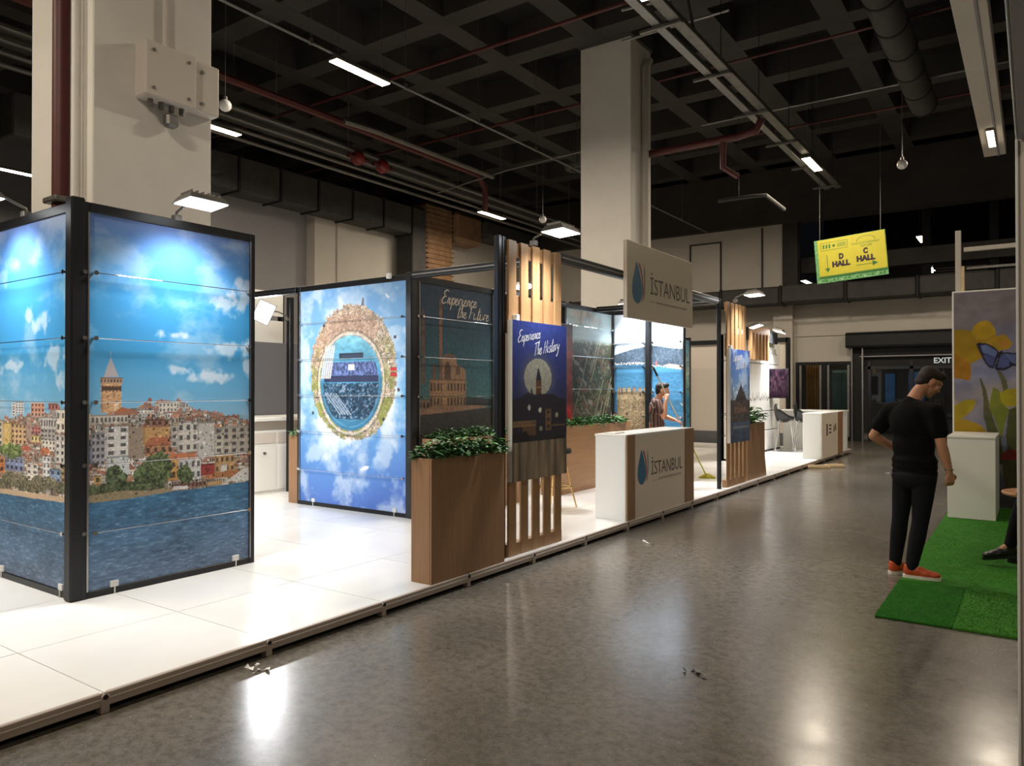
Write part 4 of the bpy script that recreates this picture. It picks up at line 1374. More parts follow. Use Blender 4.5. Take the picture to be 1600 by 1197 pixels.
B().box(-13.8, -12.95, -6, 24.6, 7.2, 7.22).build('tray_deck', MT['duct'], r)
for i in range(12):
    B().cyl((-13.0, 2 + i * 2, 7.2), (-13.0, 2 + i * 2, 9), .012, 5).build('hanger', MT['galv'], r)
r = thing('beige_trunking', 'wide beige trunking beam at the top right of the hall', 'trunking', (-.7, 12, 6.9))
B().cbox(-.92, -.5, 2, 20, 6.85, 7.15, .01).build('trunking_body', MT['wall'], r)
B().cbox(-.66, -.62, 2, 20, 6.835, 6.85, .004).build('seam_strip', MT['wallgrey'], r)
r = thing('round_duct', 'dark wrapped round duct hanging over the aisle', 'duct', (-1.95, 12, 7.5))
for i in range(13):
    yy = 4 + i * 1.1
    B().cyl((-1.95, yy, 7.75), (-1.95, yy + 1.08, 7.75), .26, 18).build('duct_section', MT['duct'], r, smooth=True)
    B().cyl((-1.95, yy + 1.06, 7.75), (-1.95, yy + 1.12, 7.75), .275, 18).build('joint_band', MT['blackmatte'], r, smooth=True)
for nm, lab, pth, rad, m_ in (
    ('sprinkler_pipe', 'thin red sprinkler pipe crossing the coffers above the planet panel', [(-22, 11.2, 8), (8, 11.2, 8)], .035, 'redpipe'),
    ('sprinkler_pipe', 'thin red sprinkler pipe crossing just left of the far column', [(-22, 14.63, 8), (-7.8, 14.63, 8)], .035, 'redpipe'),
    ('sprinkler_pipe', 'thin red sprinkler pipe crossing above the perforated tray', [(-6.6, 14.9, 8.2), (8, 14.9, 8.2)], .03, 'redpipe'),
    ('sprinkler_pipe', 'thin red sprinkler pipe below the pale conduit at the right', [(-6.5, 18.6, 7.9), (8, 18.6, 7.9)], .03, 'redpipe'),
    ('sprinkler_main', 'red main pipe running along the hall past the near column', [(-11.9, 3, 7.2), (-11.9, 15.5, 7.2), (-11.9, 15.8, 6.9), (-11.9, 15.8, 6.3)], .075, 'redpipe'),
    ('conduit_pipe', 'pale straight conduit crossing above the far lamp', [(-6.6, 17.5, 8), (8, 17.5, 8)], .02, 'steel'),
    ('conduit_pipe', 'short pale conduit stub right of the far column head', [(-6.5, 13.0, 8.3), (-4.9, 13.0, 8.3), (-4.4, 13.0, 8.3)], .025, 'steel'),
    ('conduit_pipe', 'pale sagging cable crossing behind the far column', [(-13.2, 15.4, 6.9), (-12.2, 15.5, 7.05), (-11.0, 15.6, 7.2), (-9.5, 15.7, 7.3), (-7.8, 15.7, 7.35)], .018, 'steel'),
    ('conduit_pipe', 'bent grey conduit hooked over the perforated tray', [(-5.6, 11.2, 7.9), (-4.9, 11.3, 7.9), (-4.5, 11.3, 7.85), (-4.4, 11.3, 7.3), (-4.5, 11.0, 7.0)], .03, 'galv'),
    ('grey_pipe', 'grey pipe running beside the red main pipe', [(-11.6, 10.6, 7.1), (-11.5, 11.4, 7.1), (-11.5, 15.6, 7.1)], .06, 'galv'),
):
    tag(B().tube(pth, rad, 8).build(nm, MT[m_], smooth=True), lab, 'pipe')
r = thing('branch_pipe', 'dark grey bent pipe under the thick red branch pipe', 'pipe', (-5.5, 17.5, 6.1))
B().tube([(-6.2, 17.5, 6.1), (-5.4, 17.5, 6.1), (-5.1, 17.6, 6.1), (-4.9, 18.4, 5.9)], .045, 8).build('pipe_run', MT['duct'], r, smooth=True)
B().cyl((-5.7, 17.5, 6.1), (-5.7, 17.5, 9.35), .008, 5).build('hanger', MT['duct'], r)
r = thing('fire_main', 'thick red branch pipe with a tee right of the far column', 'pipe', (-5.5, 14.4, 6.5))
B().tube([(-6.6, 14.4, 6.5), (-4.7, 14.4, 6.5), (-4.35, 14.4, 6.56), (-4.25, 14.4, 6.75)], .075, 10).build('pipe_run', MT['redpipe'], r, smooth=True)
B().tube([(-5.0, 14.4, 6.5), (-5.0, 14.4, 5.95), (-4.85, 14.8, 5.85)], .06, 10).build('tee_drop', MT['redpipe'], r, smooth=True)
for yy in (12.2, 13.0):
    r = thing('valve_wheel', ('nearer' if yy < 12.5 else 'farther') + ' of the two red valves on the cable ladders', 'valve', (-12.9, yy, 6.9), 'red valves')
    B().sphere((-12.9, yy, 6.98), .17, 12, 8).build('valve_body', MT['redbright'], r, smooth=True)
    B().cyl((-12.9, yy - .3, 6.98), (-12.9, yy + .3, 6.98), .06, 8).build('pipe_stub', MT['redpipe'], r)
for i, (p, lab) in enumerate((((-10.28, 6.95, 6.0), 'white ball lamp hanging on a cord right of the near column'), ((-10.45, 16.36, 6.0), 'white ball lamp hanging on a cord above the slat screen floodlight'), ((-2.11, 16.37, 6.0), 'white ball lamp hanging on a cord above the yellow sign'))):
    t = thing('ball_pendant', lab, 'pendant', p, 'hanging white balls')
    B().sphere(p, .095, 16, 10).build('ball', MT['plastic'], t, smooth=True)
    B().cyl((p[0], p[1], p[2] + .09), (p[0], p[1], 9.35), .006, 5).build('cord', MT['galv'], t)
    B().cyl((p[0], p[1], p[2] + .08), (p[0], p[1], p[2] + .14), .03, 8).build('cap', MT['galv'], t)
for i, p in enumerate(((-9.4, 6.9, 8.3), (-9.9, 17.2, 7.4))):
    t = thing('ring_fan', ['dark round ceiling diffuser near the top left lamp rail', 'dark round ceiling diffuser left of the far column'][i], 'diffuser', p, 'round ceiling diffusers')
    B().lathe(p, [(.3, 0), (.34, .05), (.34, .12), (.12, .16)], 20).build('ring', MT['duct'], t, smooth=True)
    B().lathe((p[0], p[1], p[2] - .03), [(.16, 0), (.2, .05)], 16).build('disc', MT['blackmatte'], t)
    B().cyl((p[0], p[1], p[2] + .1), (p[0], p[1], 9.35), .01, 5).build('rod', MT['galv'], t)

# fittings on the near column
t = thing('electric_box', 'pale grey junction box fixed high on the near column', 'box', (-6.6, 3.9, 4.2))
B().cbox(-6.63, -6.45, 3.56, 4.06, 4.22, 4.72, .015).build('enclosure', MT['wallpale'], t)
B().cbox(-6.63, -6.5, 4.07, 4.33, 4.24, 4.72, .012).build('enclosure', MT['wallpale'], t)
for (yy, zz) in ((3.64, 4.64), (3.98, 4.64), (3.64, 4.3), (3.98, 4.3)):
    B().cyl((-6.46, yy, zz), (-6.44, yy, zz), .015, 8).build('screw', MT['galv'], t)
for (yy, zz) in ((4.15, 4.62), (4.15, 4.32)):
    B().cyl((-6.51, yy, zz), (-6.49, yy, zz), .018, 8).build('screw', MT['galv'], t)
for i in range(4):
    B().cyl((-6.54, 3.66 + i * .1, 4.16), (-6.54, 3.66 + i * .1, 4.22), .025, 8).build('cable_gland', MT['galv'], t)
B().cyl((-6.6, 3.84, 4.72), (-6.6, 3.84, 8.7), .02, 6).build('feed_conduit', MT['wallpale'], t)
B().cbox(-6.6, -6.5, 3.8, 3.92, 4.02, 4.14, .02).build('socket', MT['galv'], t)
t = thing('riser_pipe', 'red riser pipe standing against the near column', 'pipe', (-7.0, 3.1, 0))
B().cyl((-6.98, 3.1, 0), (-6.98, 3.1, 8.7), .07, 14).build('pipe', MT['redpipe'], t, smooth=True)
B().cbox(-7.1, -6.86, 3.0, 3.19, 3.22, 3.27, .01).build('clamp', MT['galv'], t)
tag(B().cyl((-6.8, 3.14, 0), (-6.8, 3.14, 8.7), .035, 10).build('riser_conduit', MT['column'], smooth=True), 'white painted conduit beside the red riser pipe', 'pipe')
tag(B().tube([(-6.52, 14.1, 0), (-6.52, 14.1, 8.2), (-6.5, 14.3, 8.4)], .07, 10).build('downpipe', MT['wall'], smooth=True), 'beige downpipe on the side of the far column', 'pipe')

# yellow hall sign hanging in front of the mezzanine, slightly tilted
t = thing('hall_sign', 'yellow hanging sign with arrows to two halls and a green edge', 'sign', (-3.72, 20, 4.4))
MS = Matrix.Translation((-3.72, 20, 4.92)) @ Matrix.Rotation(math.radians(4.2), 4, 'Y').inverted()
def sbox(n, m, *a):
    return B(MS).box(*a).build(n, m, t)
sbox('backing_board', MT['green'], -.84, .80, .0, .03, -.60, .50)
sbox('yellow_face', MT['yellow'], -.76, .79, -.012, 0, -.43, .49)
sbox('green_band', MT['greenink'], -.76, .79, -.011, 0, -.475, -.432)
for i in range(18):
    sbox('leaf_motif', MT['ink_cream'] if i % 3 == 0 else MT['greenink'], -.8 + i * .088, -.76 + i * .088, -.004, 0, -.57 + .02 * (i % 2), -.545 + .02 * (i % 3))
def stext(s, u, v, h, m='blackink', **k):
    o = MS @ Vector((u, -.0125, v)); du = (MS.to_3x3() @ Vector((1, 0, 0))); dv = (MS.to_3x3() @ Vector((0, 0, 1)))
    return place_text(s, 'lettering', MT[m], t, o, du, dv, height=h, **k)
stext('D', -.28, -.06, .15, offset=.08, xs=.8); stext('HALL', -.45, -.24, .15, offset=.08, width=.42)
stext('C', .28, -.02, .15, offset=.08, xs=.8); stext('HALL', .12, -.2, .15, offset=.08, width=.42)
stext('FOR SUSTAINABLE', .04, .235, .05, 'greenink', width=.62); stext('FUTURE', .24, .16, .05, 'greenink', width=.25)
b = B(MS)
b.box(-.565, -.55, -.0135, -.012, -.26, .1); b.add([(-.62, -.0135, -.24), (-.5, -.0135, -.24), (-.56, -.0135, -.35)], [(0, 1, 2)])
b.build('arrow', MT['greenink'], t)
b = B(MS)
b.box(.1, .5, -.0135, -.012, -.285, -.27); b.add([(.47, -.0135, -.34), (.47, -.0135, -.21), (.6, -.0135, -.277)], [(0, 1, 2)])
b.build('arrow', MT['greenink'], t)
b = B(MS)
for q in ((-.69, -.06, .40, .41), (-.69, -.06, .21, .22), (-.69, -.68, .21, .41), (-.07, -.06, .21, .41)):
    b.box(q[0], q[1], -.0135, -.012, q[2], q[3])
for i in range(3):
    b.box(-.64 + i * .07, -.60 + i * .07, -.0135, -.012, .26, .36)
for i in range(3):
    b.box(-.3, -.1, -.0135, -.012, .27 + i * .035, .285 + i * .035)
b.build('sponsor_box', MT['greenink'], t)
b = B(MS); b.add([(-.38 + .035 * math.cos(k_ * .52), -.0135, .31 + .035 * math.sin(k_ * .52)) for k_ in range(12)], [tuple(range(12))]); b.build('sponsor_dot', MT['greenink'], t)
b = B(MS)
for k_ in range(10):
    a0, a1 = math.pi * k_ / 10, math.pi * (k_ + 1) / 10
    q = [(.36 + R_ * math.cos(w), -.0135, .31 + R_ * .55 * math.sin(w)) for R_, w in ((.2, a0), (.215, a0), (.215, a1), (.2, a1))]
    b.add(q, [(0, 1, 2, 3)])
b.build('arch_emblem', MT['greenink'], t)
for u in (-.7, .7):
    p = MS @ Vector((u, .015, .5))
    B().cyl(p, (p.x, p.y, 8.9), .006, 5).build('hanging_wire', MT['galv'], t)
# ------------------------------------------------------------------ the raised stand floor
FX = -3.77                                   # front edge of the platform
TP = .965                                    # tile pitch
pf = thing('stand_platform', 'raised white tiled stand floor with a beige metal edge', 'platform', (-6, 8, 0))
NX, J0 = 8, 1.89
NY0, NY1 = -5, 19
PYA, PYB = J0 + NY0 * TP, J0 + NY1 * TP
B().box(FX - NX * TP, FX - .06, PYA, PYB, .025, .086).build('substructure', MT['blackmatte'], pf)
t0 = B().box(FX - .012 - TP + .006, FX - .012, J0 + .003, J0 + TP - .003, .086, .1).build('floor_tile', MT['tile'], pf)
for i in range(NX):
    for j in range(NY0, NY1):
        if i == 0 and j == 0:
            continue
        share(t0, pf, 'floor_tile', (-i * TP, j * TP, random.uniform(-.0006, .0006)))
e0 = B().cbox(FX - .03, FX, J0 + .012, J0 + TP - .012, .034, .101, .004).cbox(FX - .004, FX + .004, J0 + .012, J0 + TP - .012, .06, .075, .002).build('edge_profile', MT['trim'], pf)
f0 = B().cbox(FX - .05, FX + .006, J0 - .022, J0 + .022, 0, .088, .004).build('foot_bracket', MT['trim'], pf)
s0 = B().cyl((FX + .004, J0, .082), (FX + .012, J0, .082), .013, 8).build('bracket_bolt', MT['blackmatte'], pf)
for j in range(NY0, NY1):
    if j:
        share(e0, pf, 'edge_profile', (0, j * TP, 0))
        share(f0, pf, 'foot_bracket', (0, j * TP, 0))
        share(s0, pf, 'bracket_bolt', (0, j * TP, 0))
B().cbox(FX - NX * TP, FX, PYB, PYB + .03, .03, .101, .004).build('edge_profile', MT['trim'], pf)

# ------------------------------------------------------------------ printed display panels
CABLE_Z = (2.435, 1.965, 1.505, 1.055, .57)

def display_panel(label, p0, du, width, art, z0=.1, z1=2.94, left=.07, right=.05, cables=CABLE_Z, back='greypanel', clips=True, prt=True):
    """frame of black profiles round a printed sheet held by tension cables; p0 is the lower left of the face"""
    du = Vector(du); up = Vector((0, 0, 1)); n = du.cross(up)
    p0 = Vector((p0[0], p0[1], 0))
    t = thing('poster_display', label, 'display panel', (p0 + du * width / 2 + up * z0), 'printed display panels')
    def bx(u0, u1, d0, d1, za, zb, c=.004):
        M = Matrix(((du.x, n.x, 0, p0.x), (du.y, n.y, 0, p0.y), (0, 0, 1, 0), (0, 0, 0, 1)))
        return B(M).cbox(u0, u1, d0, d1, za, zb, c)
    bx(0, left, -.06, .012, z0, z1).build('frame_post', MT['black'], t)
    bx(width - right, width, -.06, .012, z0, z1).build('frame_post', MT['black'], t)
    bx(left, width - right, -.06, .01, z1 - .07, z1).build('top_rail', MT['black'], t)
    bx(left, width - right, -.06, .01, z0, z0 + .05).build('bottom_rail', MT['black'], t)
    bx(left, width - right, -.05, -.006, z0 + .05, z1 - .07).build('backing_board', MT[back], t)
    W, H = width - left - right, z1 - .07 - z0 - .05
    o = p0 + du * left + up * (z0 + .05)
    make_print('printed_sheet', art, o, du * W, up * H, t)
    for u0, u1 in ((left - .012, left), (width - right, width - right + .008)):
        bx(u0, u1, .012, .016, z0 + .05, z1 - .07, .001).build('edge_strip', MT['alu'], t)
    for z in cables:
        a = p0 + du * (left + .03) + n * .035 + up * z
        b_ = p0 + du * (width - right - .03) + n * .035 + up * z
        c = B().cyl(a, b_, .0035, 6).build('tension_cable', MT['chrome'], t)
        for q in (a, b_):
            B().cyl(q - n * .034, q + n * .012, .012, 10).build('cable_clamp', MT['chrome'], c, smooth=True)
            B().cyl(q + n * .012, q + n * .016, .017, 10).build('clamp_cap', MT['chrome'], c, smooth=True)
        for uu in (left * .5,):
            q = p0 + du * uu + n * .012 + up * z
            B().cyl(q, q + n * .012, .016, 10).build('post_stud', MT['chrome'], t, smooth=True)
    if clips:
        for k_ in (.14, .9):
            u = left + W * k_
            bx(u - .03, u + .03, .0, .014, z0 + .05, z0 + .095, .002).build('floor_clip', MT['plastic'], t)
            bx(u - .004, u + .004, .002, .018, z0, z0 + .055, .001).build('clip_stem', MT['plastic'], t)
    return t

SKY_R = [(-.1, .45), (.05, .455), (.22, .47), (.3, .49), (.5, .497), (.56, .485), (.66, .463), (.8, .455), (1.1, .415)]
SKY_L = [(-.1, .43), (.1, .44), (.3, .45), (.5, .458), (.75, .468), (1.1, .487)]
A_RIGHT = paint_city(ART_CITY_RIGHT, 280, 560, SKY_R, 3)
A_LEFT = paint_city(ART_CITY_LEFT, 200, 560, SKY_L, 12)
pA = display_panel('near display panel with a stone tower above the waterfront city', (-5.56, 2.59), (0, 1, 0), 1.46, A_RIGHT, left=.07, right=.05)
pB_ = display_panel('near left display panel with yellow and orange waterfront houses', (-6.98, 2.58), (1, 0, 0), 1.39, A_LEFT, left=.05, right=.045)
tag(B().cbox(-5.645, -5.545, 2.535, 2.635, .1, 2.965, .012).build('stand_post', MT['black']), 'black corner post joining the two city panels', 'post')
A_FAR = Art(120, 260); A_FAR.a = np.ascontiguousarray(A_RIGHT.a[np.ix_(np.linspace(0, 559, 260).astype(int), np.linspace(279, 0, 120).astype(int))])
display_panel('outer city panel continuing the waterfront out of the frame', (-8.4, 2.58), (1, 0, 0), 1.42, A_FAR, left=.05, right=.05)
pB = display_panel('display panel printed with a round little-planet view of the city', (-7.93, 6.45), (1, 0, 0), 1.97, paint_planet(220, 320), left=.05, right=.04, cables=(2.445, 1.98, 1.52, 1.05, .56))
pC = display_panel('dark display panel with a mosque and script lettering behind the planter', (-5.96, 6.55), (0, 1, 0), 1.55, paint_mosque(170, 320), left=.07, right=.04, cables=(2.46, 1.98, 1.51, 1.05), clips=False)
script_text('Experience', 'script_lettering', MT['ink_cream'], pC, (-5.958, 7.02, 2.655), (0, 1, 0), (0, 0, 1), .70)
script_text('the Future', 'script_lettering', MT['ink_cream'], pC, (-5.958, 7.32, 2.50), (0, 1, 0), (0, 0, 1), .66)
tag(B().cbox(-6.0, -5.9, 6.42, 6.52, .1, 2.96, .012).build('stand_post', MT['darkalu']), 'grey corner post between the planet panel and the mosque panel', 'post')
tag(B().cbox(-6.25, -6.19, 6.36, 6.4, 2.9, 2.96, .004).build('junction_cube', MT['plastic']), 'small white cube on the top rail of the planet panel', 'cube')
pE = display_panel('display panel with a brown aerial street view behind the long planter', (-5.96, 9.95), (0, 1, 0), 1.6, paint_aerial(110, 220), left=.06, right=.03, cables=(2.6, 2.12, 1.6, 1.05), clips=False)
script_text('the Future', 'script_lettering', MT['ink_cream'], pE, (-5.958, 10.35, 2.66), (0, 1, 0), (0, 0, 1), .8)
script_text('Experience', 'script_lettering', MT['ink_cream'], pE, (-5.958, 10.12, 2.76), (0, 1, 0), (0, 0, 1), .7)
pF1 = display_panel('bright sea view panel with a stone castle tower', (-5.96, 11.56), (1, 0, 0), .67, paint_strait(100, 300, ART_F1, 1), left=.04, right=.05, cables=(2.37, 1.97, 1.55, 1.14), clips=False)
pF2 = display_panel('bright sea view panel with wooded shore behind the man with the mop', (-5.28, 11.56), (1, 0, 0), .62, paint_strait(100, 300, ART_F2, 0), left=.05, right=.02, cables=(2.37, 1.97, 1.55, 1.14), clips=False)
tag(B().cbox(-5.33, -5.25, 11.5, 11.6, .1, 2.96, .01).build('stand_post', MT['black']), 'black post between the two sea view panels', 'post')
pG = display_panel('teal shore panel standing far behind the sea view panels', (-9.5, 18.6), (1, 0, 0), 2.16, paint_shore(90, 120), left=.05, right=.02, cables=(2.3, 1.6, .9), clips=False)

# rails that tie the frames together
def beam(label, x0, x1, y0, y1, z0, z1, m='black'):
    t = thing('frame_beam', label, 'beam', ((x0 + x1) / 2, (y0 + y1) / 2, z0), 'black stand frame beams')
    long_y = (y1 - y0) > (x1 - x0)
    B().cbox(x0, x1, y0, y1, z0, z1, .006).build('profile', MT[m], t)
    if long_y:
        B().cbox(x1 - .001, x1 + .004, y0, y1, (z0 + z1) / 2 - .006, (z0 + z1) / 2 + .006, .001).build('slot_lip', MT['alu'], t)
    else:
        B().cbox(x0, x1, y0 - .004, y0 + .001, (z0 + z1) / 2 - .006, (z0 + z1) / 2 + .006, .001).build('slot_lip', MT['alu'], t)
    return t
beam('black beam along the front from the slat screen to the name sign', -3.94, -3.86, 6.40, 10.93, 2.87, 2.96)
beam('grey cross beam from the planet panel towards the front slat screen', -5.89, -3.9, 6.41, 6.49, 2.88, 2.96, 'darkalu')
beam('black beam over the inner panels running towards the sea views', -6.0, -5.92, 8.1, 9.94, 2.87, 2.95)
beam('grey cross beam behind the far black post', -5.95, -3.92, 10.95, 11.03, 2.88, 2.96, 'darkalu')
beam('black cross beam behind the near city panel leading to the planet panel', -9.3, -7.94, 6.41, 6.49, 2.86, 2.94)

# ------------------------------------------------------------------ floodlights
def flood(label, base, d_out, aim, reach=.28, size=(.34, .25), power=POWER_FLOOD, lit=True, spread=105):
    """LED floodlight on an arm: base on the rail, d_out horizontal reach direction, aim the beam direction"""
    base, d_out, aim = Vector(base), Vector(d_out).normalized(), Vector(aim).normalized()
    t = thing('floodlight', label, 'floodlight', base, 'stand floodlights')
    c = base + d_out * reach + Vector((0, 0, .07))
    side = aim.cross(d_out)
    if side.length < .1:
        side = Vector((0, 0, 1)).cross(d_out)
    side.normalize()
    fwd = side.cross(aim).normalized()
    M = Matrix(((side.x, fwd.x, -aim.x, c.x), (side.y, fwd.y, -aim.y, c.y), (side.z, fwd.z, -aim.z, c.z), (0, 0, 0, 1)))
    a, b_ = size[0] / 2, size[1] / 2
    h = B(M)
    h.add([(-a, -b_, 0), (a, -b_, 0), (a, b_, 0), (-a, b_, 0), (-a * .8, -b_ * .7, .05), (a * .8, -b_ * .7, .05), (a * .8, b_ * .7, .05), (-a * .8, b_ * .7, .05)],
          [(0, 1, 2, 3), (7, 6, 5, 4), (0, 4, 5, 1), (1, 5, 6, 2), (2, 6, 7, 3), (3, 7, 4, 0)])
    h.build('housing', MT['galv'], t)
    B(M).cbox(-a * .92, a * .92, -b_ * .9, b_ * .9, -.006, .0, .002).build('led_panel', MT['led'], t)
    g = B(M)
    for i in range(6):
        g.cbox(-a * .7 + i * a * .28 - .004, -a * .7 + i * a * .28 + .004, -b_ * .6, b_ * .6, .05, .075, .001)
    g.build('cooling_fin', MT['galv'], t)
    B().tube([base, base + Vector((0, 0, .05)), base + d_out * reach * .4 + Vector((0, 0, .1)), c + (-aim) * .06], .011, 8).build('support_arm', MT['galv'], t, smooth=True)
    B().cbox(base.x - .03, base.x + .03, base.y - .03, base.y + .03, base.z - .02, base.z + .03, .005).build('clamp', MT['galv'], t)
    if lit:
        area('flood_light', c + aim * .02, aim, size[0], size[1], power, COOL, t, spread)
    return t
flood('dazzling floodlight over the stone tower panel', (-5.58, 3.34, 2.95), (1, 0, 0), (.08, 0, -1), .34, power=POWER_FLOOD * .48, spread=116)
flood('floodlight over the left city panel at the picture edge', (-6.42, 2.6, 2.95), (0, -1, 0), (0, -.06, -1), .32, power=POWER_FLOOD * .48, spread=116)
flood('floodlight over the first slat screen', (-3.87, 5.9, 2.97), (1, 0, 0), (.05, 0, -1), .3, power=POWER_FLOOD * .55)
flood('floodlight over the second slat screen beside the far black post', (-3.87, 11.7, 2.99), (1, 0, 0), (.05, 0, -1), .3, power=POWER_FLOOD * .55)
flood('floodlight washing the castle tower panel', (-5.5, 11.53, 2.96), (0, -1, 0), (.05, .15, -1), .26, power=POWER_FLOOD * .55, spread=96)
flood('floodlight washing the wooded shore panel', (-4.9, 11.53, 2.96), (0, -1, 0), (0, .15, -1), .26, power=POWER_FLOOD * .55, spread=96)
flood('floodlight glaring towards the viewer beside the near city panel', (-8.98, 7.1, 2.62), (0, -1, 0), (.62, -.62, -.48), .4, power=POWER_FLOOD * .7, spread=150)
flood('floodlight on the white wall with the screen', (-5.3, 18.3, 2.9), (1, 0, 0), (-.3, -.1, -1), .3, power=POWER_FLOOD * .7)
flood('small floodlight seen through the second slat screen', (-5.3, 15.7, 2.75), (1, 0, 0), (.3, -.5, -.8), .2, (.2, .12), power=POWER_FLOOD * .4)
flood('unseen floodlight added on the back of the near city panel', (-5.638, 3.9, 2.68), (-1, .2, 0), (-.1, .55, -.83), .3, power=POWER_FLOOD * .5, spread=150)  # added out of view to light the planet panel and floor
flood('unseen floodlight added behind the left city panel to light the stand', (-7.2, 4.34, 2.8), (0, 1, 0), (-.45, .45, -.8), .3, power=POWER_FLOOD * .95, spread=160)  # added out of view to light the cabinet and stand floor
flood('unseen floodlight over the inner planter of the mosque panel', (-6.1, 8.6, 2.95), (1, 0, 0), (.25, .0, -1), .3, power=POWER_FLOOD * .5)  # hidden from view, adds light over the inner planter
flood('floodlight over the far stand counter', (-5.3, 16.5, 2.9), (1, 0, 0), (.3, 0, -1), .3, power=POWER_FLOOD * .6)

# ------------------------------------------------------------------ slat screens with hanging boards
def slat_screen(label, y0, art, post_y, blabel):
    t = thing('slat_screen', label, 'screen', (-3.88, y0 + .46, .1), 'oak slat screens')
    s_ = None
    for i in range(5):
        u = y0 + i * .196
        q = B().cbox(-3.866, -3.845, u, u + .122, .1, 2.94 + .0 * i, .003).build('slat', MT['oakdark'], t)
    B().cbox(-3.888, -3.866, y0, y0 + .915, 2.80, 2.93, .003).build('crossboard', MT['oaky'], t)
    B().cbox(-3.888, -3.866, y0, y0 + .915, 2.1, 2.45, .003).build('crossboard', MT['oaky'], t)
    B().cbox(-3.93, -3.85, y0 - .005, y0 + .92, .1, .21, .003).build('crossboard', MT['oaky'], t)
    B().cbox(-3.925, -3.87, post_y - .025, post_y + .025, .1, 2.96, .006).build('frame_post', MT['black'], t)
    for k_ in (-.03, .0):
        B().cbox(-3.871, -3.867, post_y + k_ + .008, post_y + k_ + .016, .1, 2.96, .001).build('slot_lip', MT['darkalu'], t)
    b = thing('hanging_board', blabel, 'sign', (-3.8, y0 + .43, .775), 'boards on the slat screens')
    B().cbox(-3.835, -3.785, y0 - .035, y0 + .895, .775, 2.215, .002).build('foam_core', MT['white'], b)
    make_print('printed_face', art, (-3.78, y0 - .035, .775), (0, .93, 0), (0, 0, 1.44), b)
    for u in (y0 + .06,):
        B().cbox(-3.86, -3.8, u, u + .05, 2.2, 2.27, .004).build('hook', MT['plastic'], b)
    return t, b
s1, b1 = slat_screen('first oak slat screen standing after the tall front planter', 5.455, paint_moon(110, 240), 5.42, 'navy board with a tower against a full moon')
script_text('Experience', 'script_lettering', MT['ink_white'], b1, (-3.779, 5.50, 2.015), (0, 1, 0), (0, 0, 1), .37, tilt=.16, tall=1.2, pen=.1)
script_text('The History', 'script_lettering', MT['ink_white'], b1, (-3.779, 5.755, 1.905), (0, 1, 0), (0, 0, 1), .45, tilt=.16, tall=1.2, pen=.1)
s2, b2 = slat_screen('second oak slat screen beside the far black post', 11.235, paint_mosque_far(70, 150), 11.02, 'blue board with a domed mosque silhouette above water')
script_text('Experience', 'script_lettering', MT['ink_white'], b2, (-3.779, 11.3, 2.02), (0, 1, 0), (0, 0, 1), .45, tilt=.1, tall=1.4, pen=.12)
script_text('the Future', 'script_lettering', MT['ink_white'], b2, (-3.779, 11.45, 1.9), (0, 1, 0), (0, 0, 1), .5, tilt=.1, tall=1.4, pen=.12)
tag(B().cbox(-3.925, -3.87, 5.335, 5.39, .1, 2.965, .008).build('stand_post', MT['darkalu']), 'tall grey metal post between the front planter and slat screen', 'post')

# ------------------------------------------------------------------ wood planters and their plants
def planter(label, x0, x1, y0, y1, z0, z1, m='oak'):
    t = thing('planter_box', label, 'planter', ((x0 + x1) / 2, (y0 + y1) / 2, z0), 'wooden planter boxes')
    w = .018
    B().cbox(x1 - w, x1, y0 + .001, y1 - .001, z0, z1, .002).build('side_panel', MT[m], t)
    B().cbox(x0, x0 + w, y0 + .001, y1 - .001, z0, z1, .002).build('side_panel', MT[m], t)
    B().cbox(x0 + w, x1 - w, y0, y0 + w, z0, z1, .002).build('end_panel', MT[m], t)
    B().cbox(x0 + w, x1 - w, y1 - w, y1, z0, z1, .002).build('end_panel', MT[m], t)
    B().box(x0 + w, x1 - w, y0 + w, y1 - w, z1 - .12, z1 - .05).build('soil', MT['soil'], t)
    return t

def leaf(b, base, d, size, wd):
    d = d.normalized()
    s_ = d.cross(Vector((0, 0, 1)))
    s_ = s_.normalized() if s_.length > .05 else Vector((1, 0, 0))
    up = s_.cross(d)
    L = size
    P = [base, base + d * L * .3 + s_ * wd + up * .01, base + d * L * .72 + s_ * wd * .75 - up * .002, base + d * L - up * L * .18,
         base + d * L * .72 - s_ * wd * .75 - up * .002, base + d * L * .3 - s_ * wd + up * .01, base + d * L * .5 - up * .004]
    b.add(P, [(0, 1, 6), (1, 2, 6), (2, 3, 6), (3, 4, 6), (4, 5, 6), (5, 0, 6)])

def make_plant(seed, n=95, r=.15, h=.2, big=.085):
    """leafy artificial plant at the origin: stems and pointed leaves"""
    rg = random.Random(seed)
    l1, l2, st = B(), B(), B()
    for i in range(n):
        w = rg.random() * 6.283
        rr = r * math.sqrt(rg.random())
        z = h * (1 - (rr / r)**2 * .55) * (.35 + .65 * rg.random())
        p = Vector((rr * math.cos(w), rr * math.sin(w), z))
        w2 = w + rg.uniform(-.9, .9)
        d = Vector((math.cos(w2), math.sin(w2), rg.uniform(-.25, .8)))
        leaf(l1 if rg.random() < .6 else l2, p, d, big * rg.uniform(.6, 1.25), big * rg.uniform(.2, .3))
        if i % 6 == 0:
            st.cyl((0, 0, -.05), p, .003, 4)
    return l1, l2, st

